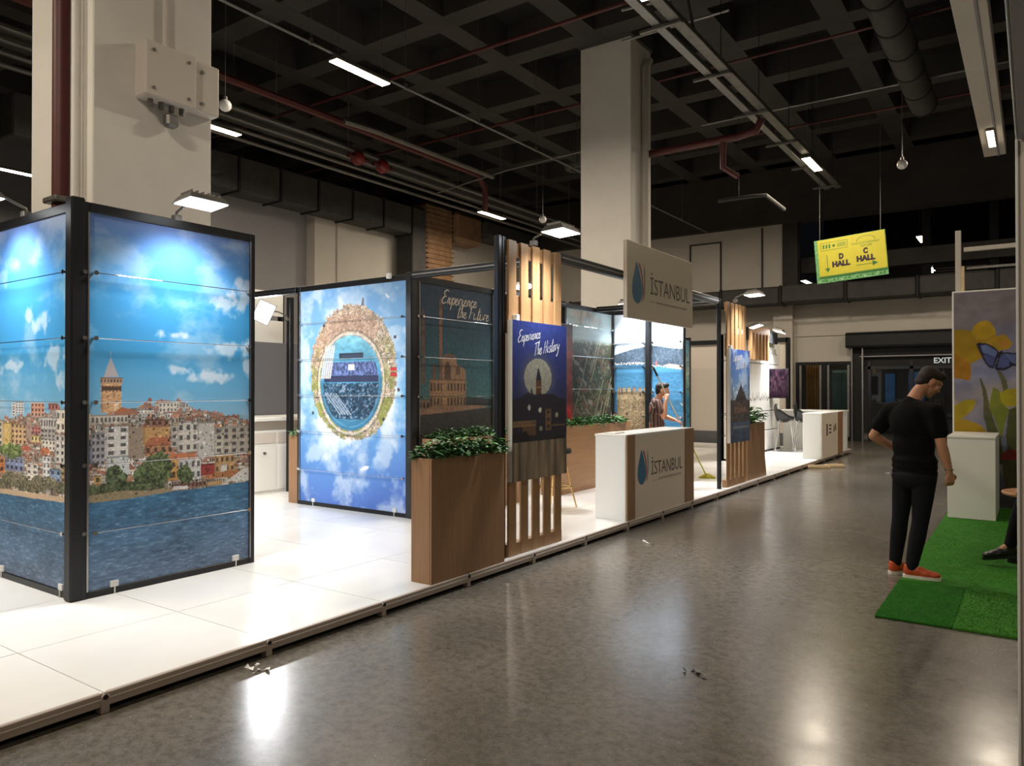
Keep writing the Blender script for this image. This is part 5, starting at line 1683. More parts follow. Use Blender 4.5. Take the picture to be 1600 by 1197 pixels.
PLANTS = {}
def plant(label, group, loc, kind=0, rot=0.0, sc=1.0):
    if kind not in PLANTS:
        l1, l2, st = make_plant(kind + 20, *[(100, .15, .19, .085), (90, .14, .14, .075), (60, .2, .3, .14)][kind % 3])
        t = thing('artificial_plant', label, 'plant', (0, 0, 0), group)
        l1.build('dark_foliage', MT['leaf'], t)
        l2.build('light_foliage', MT['leaf2'], t)
        st.build('stem', MT['soil'], t)
        PLANTS[kind] = t
        t.location = loc
        t.rotation_euler = (0, 0, rot)
        t.scale = (sc, sc, sc)
        return t
    t = dup(PLANTS[kind], loc, label, rot)
    t['group'] = group
    t.scale = (sc, sc, sc)
    return t
def plant_row(label, group, x, y0, y1, z, n, kinds=(0, 3), sc=1.0, jit=.03):
    for i in range(n):
        plant(label, group, (x + random.uniform(-jit, jit), y0 + (y1 - y0) * (i + .5) / n, z - .05), kinds[i % len(kinds)], random.random() * 6.28, sc * random.uniform(.85, 1.15))

planter('tall oak planter box at the front edge of the stand', -3.995, -3.785, 4.345, 5.31, .1, 1.065)
plant_row('leafy green plant in the tall front planter', 'plants in the front planter', -3.9, 4.38, 5.27, 1.07, 7, (0, 3, 6), .92, .02)
planter('low oak planter box below the mosque panel', -5.86, -5.6, 6.56, 8.4, .1, 1.02)
plant_row('small leafy plant in the planter below the mosque panel', 'plants below the mosque panel', -5.74, 6.62, 8.3, 1.03, 11, (1, 4), .95)
planter('long oak planter box below the aerial view panel', -5.75, -5.49, 8.95, 11.3, .1, 1.075, 'oaky')
plant_row('small leafy plant in the planter below the aerial view', 'plants below the aerial view', -5.62, 9.0, 11.25, 1.08, 14, (1, 4), .95)
planter('oak planter box behind the left edge of the planet panel', -8.13, -7.93, 6.46, 7.5, .1, 1.0)
plant_row('leafy plant behind the left edge of the planet panel', 'plants behind the planet panel', -8.03, 6.48, 7.45, 1.0, 5, (1, 4), .9)
p2 = planter('oak planter box right of the second slat screen', -4.2, -3.85, 12.24, 13.18, .1, 1.03)
B().prism([(13.18, .1), (13.31, .1), (13.18, .62)], lambda a_, b_, d_: (d_, a_, b_), -4.19, -3.86).build('sloping_fin', MT['oak'], p2)
plant_row('broad-leaved plant in the planter by the second slat screen', 'plants by the second slat screen', -4.02, 12.3, 13.15, 1.03, 4, (2, 5), 1.0)

# ------------------------------------------------------------------ name sign and counters
def logo(parent, x, y, z, s):
    """drop emblem with two slivers, then lettering to its right; y,z lower left, s the height"""
    F_ = lambda a_, b_, d_: (x + d_, y + a_ * s, z + b_ * s)
    drop = []
    for i in range(15):
        w = math.pi + math.pi * i / 14
        drop.append((.275 + .275 * math.cos(w), .3 + .3 * math.sin(w)))
    drop += [(.545, .42), (.5, .56), (.42, .74), (.32, .92), (.24, 1.0), (.2, .92), (.12, .74), (.04, .56), (.005, .42)]
    B().prism(drop, F_, 0, .0015).build('emblem_drop', MT['ink_blue'], parent)
    outer = [(.40, 1.0), (.5, .85), (.58, .65), (.63, .4), (.62, .2), (.55, .05)]
    inner = [(.57, .22), (.57, .42), (.53, .62), (.45, .8), (.37, .92)]
    B().prism(outer + inner, F_, 0, .0015).build('emblem_red_sliver', MT['ink_red'], parent)
    outer = [(.66, .98), (.70, .8), (.715, .55), (.70, .3), (.64, .08)]
    inner = [(.665, .3), (.67, .55), (.645, .8)]
    B().prism(outer + inner, F_, 0, .0015).build('emblem_teal_sliver', MT['ink_teal'], parent)

t = thing('name_sign', 'beige rectangular sign reading ISTANBUL hanging on the front beam', 'sign', (-3.83, 8.72, 2.42))
B().cbox(-3.85, -3.80, 7.73, 9.72, 2.42, 3.31, .004).build('sign_board', MT['signface'], t)
logo(t, -3.8, 7.86, 2.60, .49)
place_text('\u0130STANBUL', 'lettering', MT['ink_grey'], t, (-3.7985, 8.36, 2.745), (0, 1, 0), (0, 0, 1), width=1.24, height=.265, offset=-.006)
b = B().box(-3.8, -3.7985, 8.33, 8.52, 2.652, 2.658)
for i in range(13):
    b.box(-3.8, -3.7985, 8.55 + i * .075, 8.605 + i * .075, 2.645, 2.668)
b.build('small_print', MT['ink_pale'], t)
for yy in (8.1, 9.3):
    B().cbox(-3.88, -3.85, yy, yy + .06, 2.84, 2.99, .004).build('beam_bracket', MT['black'], t)

def counter(label, y0, y1, x0, x1, stile0, stile1, z1=1.08):
    t = thing('reception_counter', label, 'counter', ((x0 + x1) / 2, (y0 + y1) / 2, .1), 'white reception counters')
    B().cbox(x0, x1 - .02, y0, y0 + .03, .1, z1 - .03, .003).build('end_panel', MT['white'], t)
    B().cbox(x0, x1 - .02, y1 - .03, y1, .1, z1 - .03, .003).build('end_panel', MT['white'], t)
    B().cbox(x1 - .03, x1 - .006, y0 + .0, y1 - .0, .1, z1 - .03, .003).build('front_panel', MT['counterface'], t)
    if stile0:
        B().cbox(x1 - .02, x1 + .003, y0 - .002, y0 + stile0, .1, z1 - .004, .003).build('oak_stile', MT['oak'], t)
    B().cbox(x1 - .02, x1 + .003, y1 - stile1, y1 + .002, .1, z1 - .004, .003).build('oak_stile', MT['oak'], t)
    B().cbox(x0 - .01, x1 - .004, y0 - .001, y1 + .001, z1 - .03, z1, .003).build('worktop', MT['white'], t)
    B().cbox(x0 + .03, x1 - .04, y0 + .03, y1 - .03, .5, .52, .002).build('inner_shelf', MT['white'], t)
    return t
t = counter('white counter with oak stiles reading ISTANBUL below the sign', 7.71, 9.72, -4.2, -3.79, .2, .29)
logo(t, -3.796, 7.99, .475, .41)
place_text('\u0130STANBUL', 'lettering', MT['ink_grey'], t, (-3.7945, 8.37, .565), (0, 1, 0), (0, 0, 1), width=.96, height=.215, offset=-.006)
b = B().box(-3.796, -3.7945, 8.37, 9.32, .488, .492)
for i in range(12):
    b.box(-3.796, -3.7945, 8.6 + i * .058, 8.64 + i * .058, .50, .516)
b.build('small_print', MT['ink_pale'], t)
tag(B().cbox(-4.12, -3.98, 7.78, 8.02, 1.08, 1.095, .003).build('paper_sheet', MT['paper']), 'white curled paper lying on the near end of the counter', 'paper')

t = counter('white counter with an oak end at the far end of the stand', 16.88, 18.95, -4.12, -3.72, 0, .5)
b = B()
for i in range(3):
    b.box(-3.726, -3.7245, 17.55 + .0, 17.78, .62 + i * .08, .655 + i * .08)
b.box(-3.726, -3.7245, 17.3, 17.42, .58, .84)
b.box(-3.726, -3.7245, 18.0, 18.1, .64, .78).box(-3.726, -3.7245, 18.16, 18.26, .66, .82)
b.build('printed_marks', MT['ink_grey'], t)
t = thing('bar_counter', 'white bar wing joining the far counter behind the stools', 'counter', (-4.6, 19.4, .1))
B().cbox(-5.25, -3.74, 19.55, 19.6, .1, 1.05, .003).build('front_panel', MT['white'], t)
B().cbox(-5.25, -3.74, 19.0, 19.75, 1.05, 1.085, .003).build('worktop', MT['white'], t)

# ------------------------------------------------------------------ stools
def bucket_seat(b):
    n, m = 12, 14
    def pt(u, v, off):
        # v 0 front lip .. .55 rear of seat .. 1 top of low back
        a_ = (u - .5) * 2
        if v < .55:
            k_ = v / .55
            y_ = .2 - .38 * k_
            z_ = .02 * (1 - k_) - .045 * math.sin(k_ * math.pi) + .0
            w_ = .2 + .015 * math.sin(k_ * math.pi)
        else:
            k_ = (v - .55) / .45
            y_ = -.18 - .06 * math.sin(k_ * 1.4)
            z_ = .0 + .27 * k_
            w_ = .2 - .03 * k_
        z_ += (abs(a_)**1.5) * (.05 + .2 * min(1, max(0, v * 2.6 - .1)) * (1 - 1.3 * max(0, v - .5)))
        y_ += (abs(a_)**2) * .11 * max(0, v - .45)
        return Vector((a_ * w_, y_, z_ + off))
    for off in (0, -.05):
        vs = [pt(i / n, j / m, off) for j in range(m + 1) for i in range(n + 1)]
        fs = [(j * (n + 1) + i, j * (n + 1) + i + 1, (j + 1) * (n + 1) + i + 1, (j + 1) * (n + 1) + i) for j in range(m) for i in range(n)]
        b.add(vs, fs)
    edge = [(i / n, 0) for i in range(n)] + [(1, j / m) for j in range(m)] + [(1 - i / n, 1) for i in range(n)] + [(0, 1 - j / m) for j in range(m)]
    L = len(edge)
    b.add([pt(u, v, 0) for u, v in edge] + [pt(u, v, -.05) for u, v in edge], [(i, (i + 1) % L, L + (i + 1) % L, L + i) for i in range(L)])

def bar_stool(label, loc, rot):
    t = thing('bar_stool', label, 'stool', (0, 0, 0), 'black bar stools')
    b = B(Matrix.Translation((0, 0, .78))); bucket_seat(b); b.build('bucket_seat', MT['leather'], t, smooth=True)
    for s_ in (-1, 1):
        B().tube([(s_ * .12, .14, .76), (s_ * .17, .2, .4), (s_ * .2, .23, .05), (s_ * .2, .2, .012), (s_ * .2, -.2, .012), (s_ * .2, -.23, .05), (s_ * .17, -.17, .4), (s_ * .12, -.12, .76)], .011, 8).build('leg_loop', MT['chrome'], t, smooth=True)
    B().cyl((-.185, .21, .28), (.185, .21, .28), .01, 8).build('footrest', MT['chrome'], t)
    B().cyl((-.13, -.13, .74), (.13, .15, .74), .01, 8).build('seat_support', MT['chrome'], t)
    B().cyl((.13, -.13, .735), (-.13, .15, .735), .01, 8).build('seat_support', MT['chrome'], t)
    t.location = loc
    t.rotation_euler = (0, 0, rot)
    return t
bar_stool('black bucket bar stool nearest the white wall', (-4.95, 18.55, .1), -1.2)
bar_stool('black bucket bar stool half hidden by the far counter', (-4.55, 18.75, .1), -1.2)
t = thing('gold_stool', 'gold-legged stool half hidden behind the first slat screen', 'stool', (-4.98, 8.1, .1))
B().lathe((-4.98, 8.1, .1), [(.17, .68), (.2, .69), (.205, .72), (.19, .75), (.1, .76)], 22).build('seat', MT['leather'], t, smooth=True)
for k_ in range(4):
    w = math.pi / 4 + k_ * math.pi / 2
    B().tube([(-4.98 + .1 * math.cos(w), 8.1 + .1 * math.sin(w), .78), (-4.98 + .2 * math.cos(w), 8.1 + .2 * math.sin(w), .36), (-4.98 + .27 * math.cos(w), 8.1 + .27 * math.sin(w), .1)], .01, 8).build('leg', MT['brass'], t, smooth=True)
B().tube([(-4.98 + .2 * math.cos(i * .3927), 8.1 + .2 * math.sin(i * .3927), .37) for i in range(17)], .008, 6).build('foot_ring', MT['brass'], t, smooth=True)

# dark red board on the inner side
t = thing('red_board', 'dark red printed board standing in front of the aerial view panel', 'board', (-5.82, 9.3, .8))
B().cbox(-5.86, -5.83, 8.6, 9.97, .9, 2.59, .003).build('foam_core', MT['white'], t)
make_print('printed_face', paint_redhouse(70, 140), (-5.826, 8.6, .9), (0, 1.37, 0), (0, 0, 1.69), t)
for yy in (8.7, 9.8):
    B().cbox(-5.9, -5.86, yy, yy + .05, .1, 2.5, .003).build('support_post', MT['black'], t)
place_text('agia Sophia,', 'lettering', MT['ink_white'], t, (-5.8245, 9.44, 1.52), (0, 1, 0), (0, 0, 1), width=.34, height=.09)

# ------------------------------------------------------------------ left gap: counter, boards and dark wall of the next stand
t = thing('white_cabinet', 'white cabinet with an open niche seen past the near city panel', 'cabinet', (-9.4, 6.7, .1))
B().cbox(-9.9, -9.08, 4.6, 8.2, .1, 1.0, .004).build('body', MT['white'], t)
B().cbox(-9.92, -9.02, 4.58, 8.22, 1.14, 1.19, .004).build('worktop', MT['white'], t)
B().cbox(-9.9, -9.2, 4.6, 8.2, 1.0, 1.14, .002).build('recess_strip', MT['wallpale'], t)
for k_, ya in enumerate((4.62, 5.82, 7.02)):
    d_ = B().cbox(-9.08, -9.06, ya, ya + 1.16, .14, .78, .003).build('cabinet_door', MT['white'], t)
    B().cyl((-9.06, ya + .95, .68), (-9.03, ya + .95, .68), .018, 10).build('knob', MT['galv'], d_)
    B().cbox(-9.075, -9.065, ya, ya + 1.16, .82, .97, .002).build('drawer_front', MT['wallpale'], t)
tag(B().cbox(-9.99, -9.94, 4.4, 8.6, .1, 2.34, .004).build('partition_panel', MT['greypanel']), 'dark grey partition panel behind the white cabinet', 'partition')
t = thing('white_board', 'bright white board above the dark partition', 'board', (-10.2, 7.2, 2.3))
B().cbox(-10.3, -10.24, 6.2, 8.02, 2.3, 2.72, .003).build('board_sheet', MT['white'], t)
B().cbox(-10.3, -10.24, 6.2, 8.02, 2.8, 3.2, .003).build('board_sheet', MT['white'], t)
for yy in (6.15, 8.0):
    B().cbox(-10.36, -10.26, yy, yy + .06, .1, 3.24, .004).build('board_post', MT['black'], t)
tag(B().cbox(-9.02, -8.94, 7.12, 7.2, .1, 2.95, .006).build('stand_post', MT['black']), 'black post beside the bright white board', 'post')

# ------------------------------------------------------------------ the far stand
t = thing('white_wall_unit', 'white panelled wall with a skyline drawing at the far stand', 'wall unit', (-5.4, 18.1, .1))
for i, (za, zb) in enumerate(((.14, .62), (.63, 1.08), (1.09, 2.2), (2.21, 2.75))):
    for ya, yb in ((15.4, 17.15), (17.16, 19.42)):
        B().cbox(-5.42, -5.30, ya, yb, za, zb - .008, .004).build('wall_panel', MT['white'], t)
B().cbox(-5.42, -5.34, 15.4, 19.42, .1, 2.75, .002).build('core', MT['blackmatte'], t)
B().cbox(-5.42, -5.29, 15.4, 19.42, .1, .14, .002).build('plinth', MT['blackmatte'], t)
b = B(); rg = random.Random(5); yy = 16.7
pts = []
while yy < 18.6:
    pts += [(yy, 1.35 + rg.random() * .06), (yy + .03, 1.35 + rg.random() * .22), (yy + .06, 1.34 + rg.random() * .1)]
    yy += .075
for (a0, z0_), (a1, z1_) in zip(pts, pts[1:]):
    b.add([(-5.298, a0, z0_), (-5.298, a1, z1_), (-5.298, a1, z1_ - .03), (-5.298, a0, z0_ - .03)], [(0, 1, 2, 3)])
b.build('skyline_drawing', MT['ink_grey'], t)
place_text('\u0130STANBUL', 'lettering', MT['ink_grey'], t, (-5.297, 17.3, 2.45), (0, 1, 0), (0, 0, 1), width=1.9, height=.18, offset=-.01)
t = thing('slat_canopy', 'short oak slat panel hanging at the top of the far white wall', 'screen', (-5.2, 17.4, 2.26))
B().cbox(-5.2, -5.16, 16.6, 18.1, 2.86, 3.02, .003).build('header_board', MT['oaky'], t)
for i in range(6):
    B().cbox(-5.22, -5.15, 16.63 + i * .25, 16.75 + i * .25, 2.26, 2.86, .003).build('slat', MT['oakdark'], t)
B().cbox(-5.3, -5.2, 16.6, 18.9, 2.7, 2.98, .003).build('support_rail', MT['black'], t)
t = thing('wall_screen', 'television on a bracket at the end of the white wall', 'television', (-5.05, 18.7, 1.4))
MT_ = Matrix.Translation((-5.1, 18.62, 1.74)) @ Matrix.Rotation(math.radians(28), 4, 'Z')
B(MT_).cbox(-.24, .24, 0, .06, -.36, .36, .01).build('screen_housing', MT['blackmatte'], t)
scr = mat_print('screen_image', .15)
bs_ = scr.node_tree.nodes['Principled BSDF']; scr.node_tree.links.new(scr.node_tree.nodes['Attribute'].outputs['Color'], bs_.inputs['Emission Color']); bs_.inputs['Emission Strength'].default_value = .12
o_ = MT_ @ Vector((-.215, -.003, -.335)); du_ = MT_.to_3x3() @ Vector((.43, 0, 0)); dv_ = Vector((0, 0, .67))
make_print('screen_picture', paint_screen(40, 60), o_, du_, dv_, t, scr)
B().cbox(-5.3, -5.1, 18.7, 18.76, 1.68, 1.8, .005).build('wall_bracket', MT['blackmatte'], t)
t = thing('pale_partition', 'plain pale partition wall of the stand far behind', 'partition', (-6.4, 20.6, 0))
B().cbox(-8.4, -5.45, 20.6, 20.7, .42, 2.86, .003).build('wall_panel', MT['wallpale'], t)
B().cbox(-8.4, -5.45, 20.58, 20.72, 0, .42, .003).build('dark_skirting', MT['greypanel'], t)
B().cbox(-8.5, -5.4, 20.56, 20.74, 2.86, 2.98, .003).build('top_rail', MT['black'], t)
for px in (-8.5, -5.45):
    B().cbox(px, px + .08, 20.56, 20.74, 0, 2.98, .003).build('frame_post', MT['black'], t)

# ------------------------------------------------------------------ the stand on the right: turf, plinth, daffodil wall
def turf(label, x0, x1, y0, y1, ang, blades, gm='grass'):
    t = thing('turf_mat', label, 'carpet', ((x0 + x1) / 2, (y0 + y1) / 2, 0), 'artificial turf mats')
    B().cbox(x0, x1, y0, y1, 0, .018, .004).build('backing', MT[gm], t)
    r_ = np.random.default_rng(int(abs(x0 * 100) + y0 * 10))
    p = np.stack([r_.uniform(x0, x1, blades), r_.uniform(y0, y1, blades), np.full(blades, .016)], 1)
    w = r_.uniform(0, 6.28, blades)
    s_ = np.stack([np.cos(w), np.sin(w), np.zeros(blades)], 1) * .0025
    tip = p + np.stack([.012 * math.cos(ang) + r_.normal(0, .006, blades), .012 * math.sin(ang) + r_.normal(0, .006, blades), r_.uniform(.004, .009, blades)], 1)
    V = np.stack([p - s_, p + s_, tip], 1).reshape(-1, 3) - ORG[t.name]
    me = bpy.data.meshes.new('pile')
    me.vertices.add(len(V)); me.vertices.foreach_set('co', V.ravel())
    me.loops.add(len(V)); me.loops.foreach_set('vertex_index', np.arange(len(V), dtype=np.int32))
    me.polygons.add(blades); me.polygons.foreach_set('loop_start', np.arange(0, len(V), 3, dtype=np.int32))
    me.update(calc_edges=True)
    me.materials.append(MT[gm])
    o = bpy.data.objects.new('pile', me); COL.objects.link(o); o.parent = t; o['kind'] = 'stuff'
    ORG[o.name] = ORG[t.name]
    return t
turf('green turf strip with dark pile shade coloured in at the front corner below the orange shoes', -.93, -.46, 5.77, 6.95, 1.4, 26000, 'grass_pile_shade')
turf('green turf strip with light pile sheen coloured in at the front beside the white partition', -.457, 1.6, 5.77, 6.95, -1.6, 60000, 'grass_pile_sheen')
turf('long green turf mat running back to the daffodil wall', -.93, 1.6, 6.953, 13.6, -1.4, 90000)
t = thing('display_plinth', 'white box plinth standing on the turf', 'plinth', (-.64, 11.2, .02))
B().cbox(-.89, -.39, 10.66, 10.69, .02, 1.0, .003).build('front_panel', MT['white'], t)
B().cbox(-.89, -.86, 10.69, 11.8, .02, 1.0, .003).build('side_panel', MT['white'], t)
B().cbox(-.42, -.39, 10.69, 11.8, .02, 1.0, .003).build('side_panel', MT['white'], t)
B().cbox(-.895, -.385, 10.655, 11.8, 1.0, 1.025, .003).build('top_panel', MT['white'], t)
t = thing('daffodil_wall', 'wall panel printed with yellow daffodils and a blue butterfly', 'display panel', (.5, 11.95, 0))
B().cbox(-.93, 2.02, 11.905, 11.97, 0, 2.94, .004).build('backing_board', MT['white'], t)
make_print('printed_sheet', paint_daffodil(330, 330), (-.91, 11.9, .02), (2.91, 0, 0), (0, 0, 2.9), t)
t = thing('timber_post', 'pale timber post rising behind the daffodil wall', 'post', (-.86, 12.1, 0))
B().cbox(-.90, -.83, 12.05, 12.12, 0, 3.8, .004).build('stud', MT['wall'], t)
B().cbox(-.83, -.79, 12.05, 12.1, 0, 3.3, .004).build('stud', MT['cardboard'], t)
B().cbox(-.8, 2.4, 12.06, 12.1, 3.5, 3.56, .004).build('batten', MT['wall'], t)
B().cbox(-.2, -.12, 12.12, 12.2, 0, 3.55, .004).build('stud', MT['duct'], t)
t = thing('white_partition', 'white partition panel cutting the right edge of the picture', 'partition', (.3, 3.5, 0))
B().cbox(-.048, .75, 3.47, 3.53, 0, 2.56, .003).build('panel', MT['wallpale'], t)
B().cbox(-.058, -.048, 3.46, 3.54, 0, 2.56, .002).build('edge_profile', MT['plastic'], t)
B().cbox(.75, .79, 3.46, 3.54, 0, 2.56, .004).build('edge_profile', MT['alu'], t)
t = thing('fascia_panel', 'grey fascia board above the white partition at the picture edge', 'fascia', (0.02, 2.6, 2.57))
B().cbox(-.05, .02, 1.5, 3.53, 2.57, 3.1, .004).build('board', MT['wallgrey'], t)
B().cbox(-.058, -.05, 1.5, 3.53, 2.57, 2.60, .003).build('edge_profile', MT['alu'], t)
t = thing('side_table', 'small round wooden table peeking past the white partition', 'table', (.1, 8.6, .02))
B().lathe((.1, 8.6, .02), [(.36, .58), (.37, .59), (.37, .605), (.36, .61)], 28).build('tabletop', MT['tabletop'], t)
B().cyl((.1, 8.6, .04), (.1, 8.6, .6), .025, 12).build('pedestal', MT['chrome'], t)
B().lathe((.1, 8.6, .02), [(.22, 0), (.22, .015), (.03, .03)], 24).build('base', MT['chrome'], t, smooth=True)

# ------------------------------------------------------------------ litter on the aisle floor
for p, lab in (((-3.64, 2.66, 0), 'torn clear tape scrap near the platform edge'), ((-3.31, 7.22, 0), 'small crumpled paper in front of the counter'), ((-1.56, 4.03, 0), 'dark crumbs of dirt in the middle of the aisle'), ((-2.26, 15.73, 0), 'white paper cup lid beyond the standing man')):
    b = B(); rg = random.Random(int(p[1] * 10))
    for k_ in range(7):
        c = Vector(p) + Vector((rg.uniform(-.07, .07), rg.uniform(-.05, .05), .002))
        q = [c + Vector((rg.uniform(-.035, .035), rg.uniform(-.02, .02), rg.uniform(0, .02))) for _ in range(3)]
        b.add([c] + q, [(0, 1, 2), (0, 2, 3), (1, 2, 3), (0, 3, 1)])
    tag(b.build('floor_scrap', MT['blackmatte'] if 'dark' in lab else MT['paper']), lab, 'litter').location.z = 0
for (xa, ya, w, lab) in ((-3.72, 15.72, .42, 'pale timber offcut lying against the platform edge'), (-3.5, 16.12, .4, 'thinner pale timber offcut lying farther from the platform')):
    t = thing('timber_offcut', lab, 'timber', (xa, ya, 0))
    M_ = Matrix.Translation((xa, ya, 0)) @ Matrix.Rotation(.55, 4, 'Z')
    B(M_).cbox(0, w, 0, .12, 0, .05, .004).build('block', MT['cardboard'], t)
    B(M_).cbox(.02, w - .03, .02, .06, .05, .075, .003).build('lath', MT['cardboard'], t)
# ------------------------------------------------------------------ people
def V3(*a):
    return Vector(a[0] if len(a) == 1 else a)

class Body:
    """overlapping tapered volumes fused into one continuous skin"""
    def __init__(s):
        s.b = B()
    def ell(s, c, r, yaw=0.0, tilt=None):
        M = Matrix.Translation(Vector(c)) @ Matrix.Rotation(yaw, 4, 'Z')
        if tilt:
            M = M @ Matrix.Rotation(tilt, 4, 'X')
        t = B(M).sphere((0, 0, 0), r, 18, 12)
        s.b.add(t.v, t.f)
        return s
    def limb(s, pts, radii, n=14):
        pts = [Vector(p) for p in pts]
        for i in range(len(pts) - 1):
            s.b.tube([pts[i], pts[i].lerp(pts[i + 1], .5), pts[i + 1]], radii[i], n, r1=radii[i + 1])
        for p, r in zip(pts, radii):
            s.b.sphere(p, r, n, 9)
        return s
    def fuse(s, name, m, parent=None, voxel=.01, it=4, origin=None):
        me = bpy.data.meshes.new('volume')
        me.from_pydata(s.b.v, [], s.b.f)
        bm = bmesh.new(); bm.from_mesh(me); bmesh.ops.recalc_face_normals(bm, faces=bm.faces); bm.to_mesh(me); bm.free()
        o = bpy.data.objects.new('volume', me); COL.objects.link(o)
        md = o.modifiers.new('fuse', 'REMESH'); md.mode = 'VOXEL'; md.voxel_size = voxel; md.use_smooth_shade = True
        sm = o.modifiers.new('soften', 'SMOOTH'); sm.iterations = it; sm.factor = .5
        dg = bpy.context.evaluated_depsgraph_get()
        res = bpy.data.meshes.new_from_object(o.evaluated_get(dg))
        bpy.data.objects.remove(o); bpy.data.meshes.remove(me)
        res.name = name
        res.materials.clear(); res.materials.append(m)
        res.polygons.foreach_set('use_smooth', [True] * len(res.polygons))
        q = bpy.data.objects.new(name, res); COL.objects.link(q)
        org = ORG[parent.name] if parent else np.array(origin, float)
        res.transform(Matrix.Translation(Vector(-org)))
        if parent:
            q.parent = parent
        else:
            q.location = org
        ORG[q.name] = org
        return q

def hand(bd, wrist, d, pn, thumb, curl=.5, s=1.0):
    """palm, four fingers of unequal length curling towards pn, thumb leaving the side of the palm"""
    d, pn = V3(d).normalized(), V3(pn).normalized()
    side = d.cross(pn).normalized()
    if side.dot(V3(thumb)) < 0:
        side = -side
    w = V3(wrist)
    palm = w + d * .05 * s
    for k in (-.024, -.008, .008, .024):
        bd.limb([w + d * .01, palm + side * k * s, w + d * .085 * s + side * k * 1.1 * s], [.02 * s, .014 * s, .0115 * s], 10)
    for k, L in ((.03, .066), (.0105, .075), (-.0095, .07), (-.029, .055)):
        p = w + d * .085 * s + side * k * s
        a = 0.25 + curl * .5
        pts, dirv = [p], d
        for seg, q in enumerate((.42, .33, .25)):
            a2 = a * (1 + seg * 1.0)
            dirv = (d * math.cos(a2) + pn * math.sin(a2)).normalized()
            p = p + dirv * L * q * s * 1.15
            pts.append(p)
        bd.limb(pts, [.0095 * s, .009 * s, .0082 * s, .007 * s], 8)
    t0 = w + d * .025 * s + side * .026 * s
    t1 = t0 + (d * .5 + side * .75 + pn * .35).normalized() * .036 * s
    t2 = t1 + (d * .85 + side * .1 + pn * .6).normalized() * .03 * s
    bd.limb([w + d * .02 * s + side * .01 * s, t0, t1, t2], [.014 * s, .0125 * s, .0105 * s, .0085 * s], 8)

def yaw_of(f):
    return math.atan2(f[1], f[0]) - math.pi / 2          # local +Y looks along f

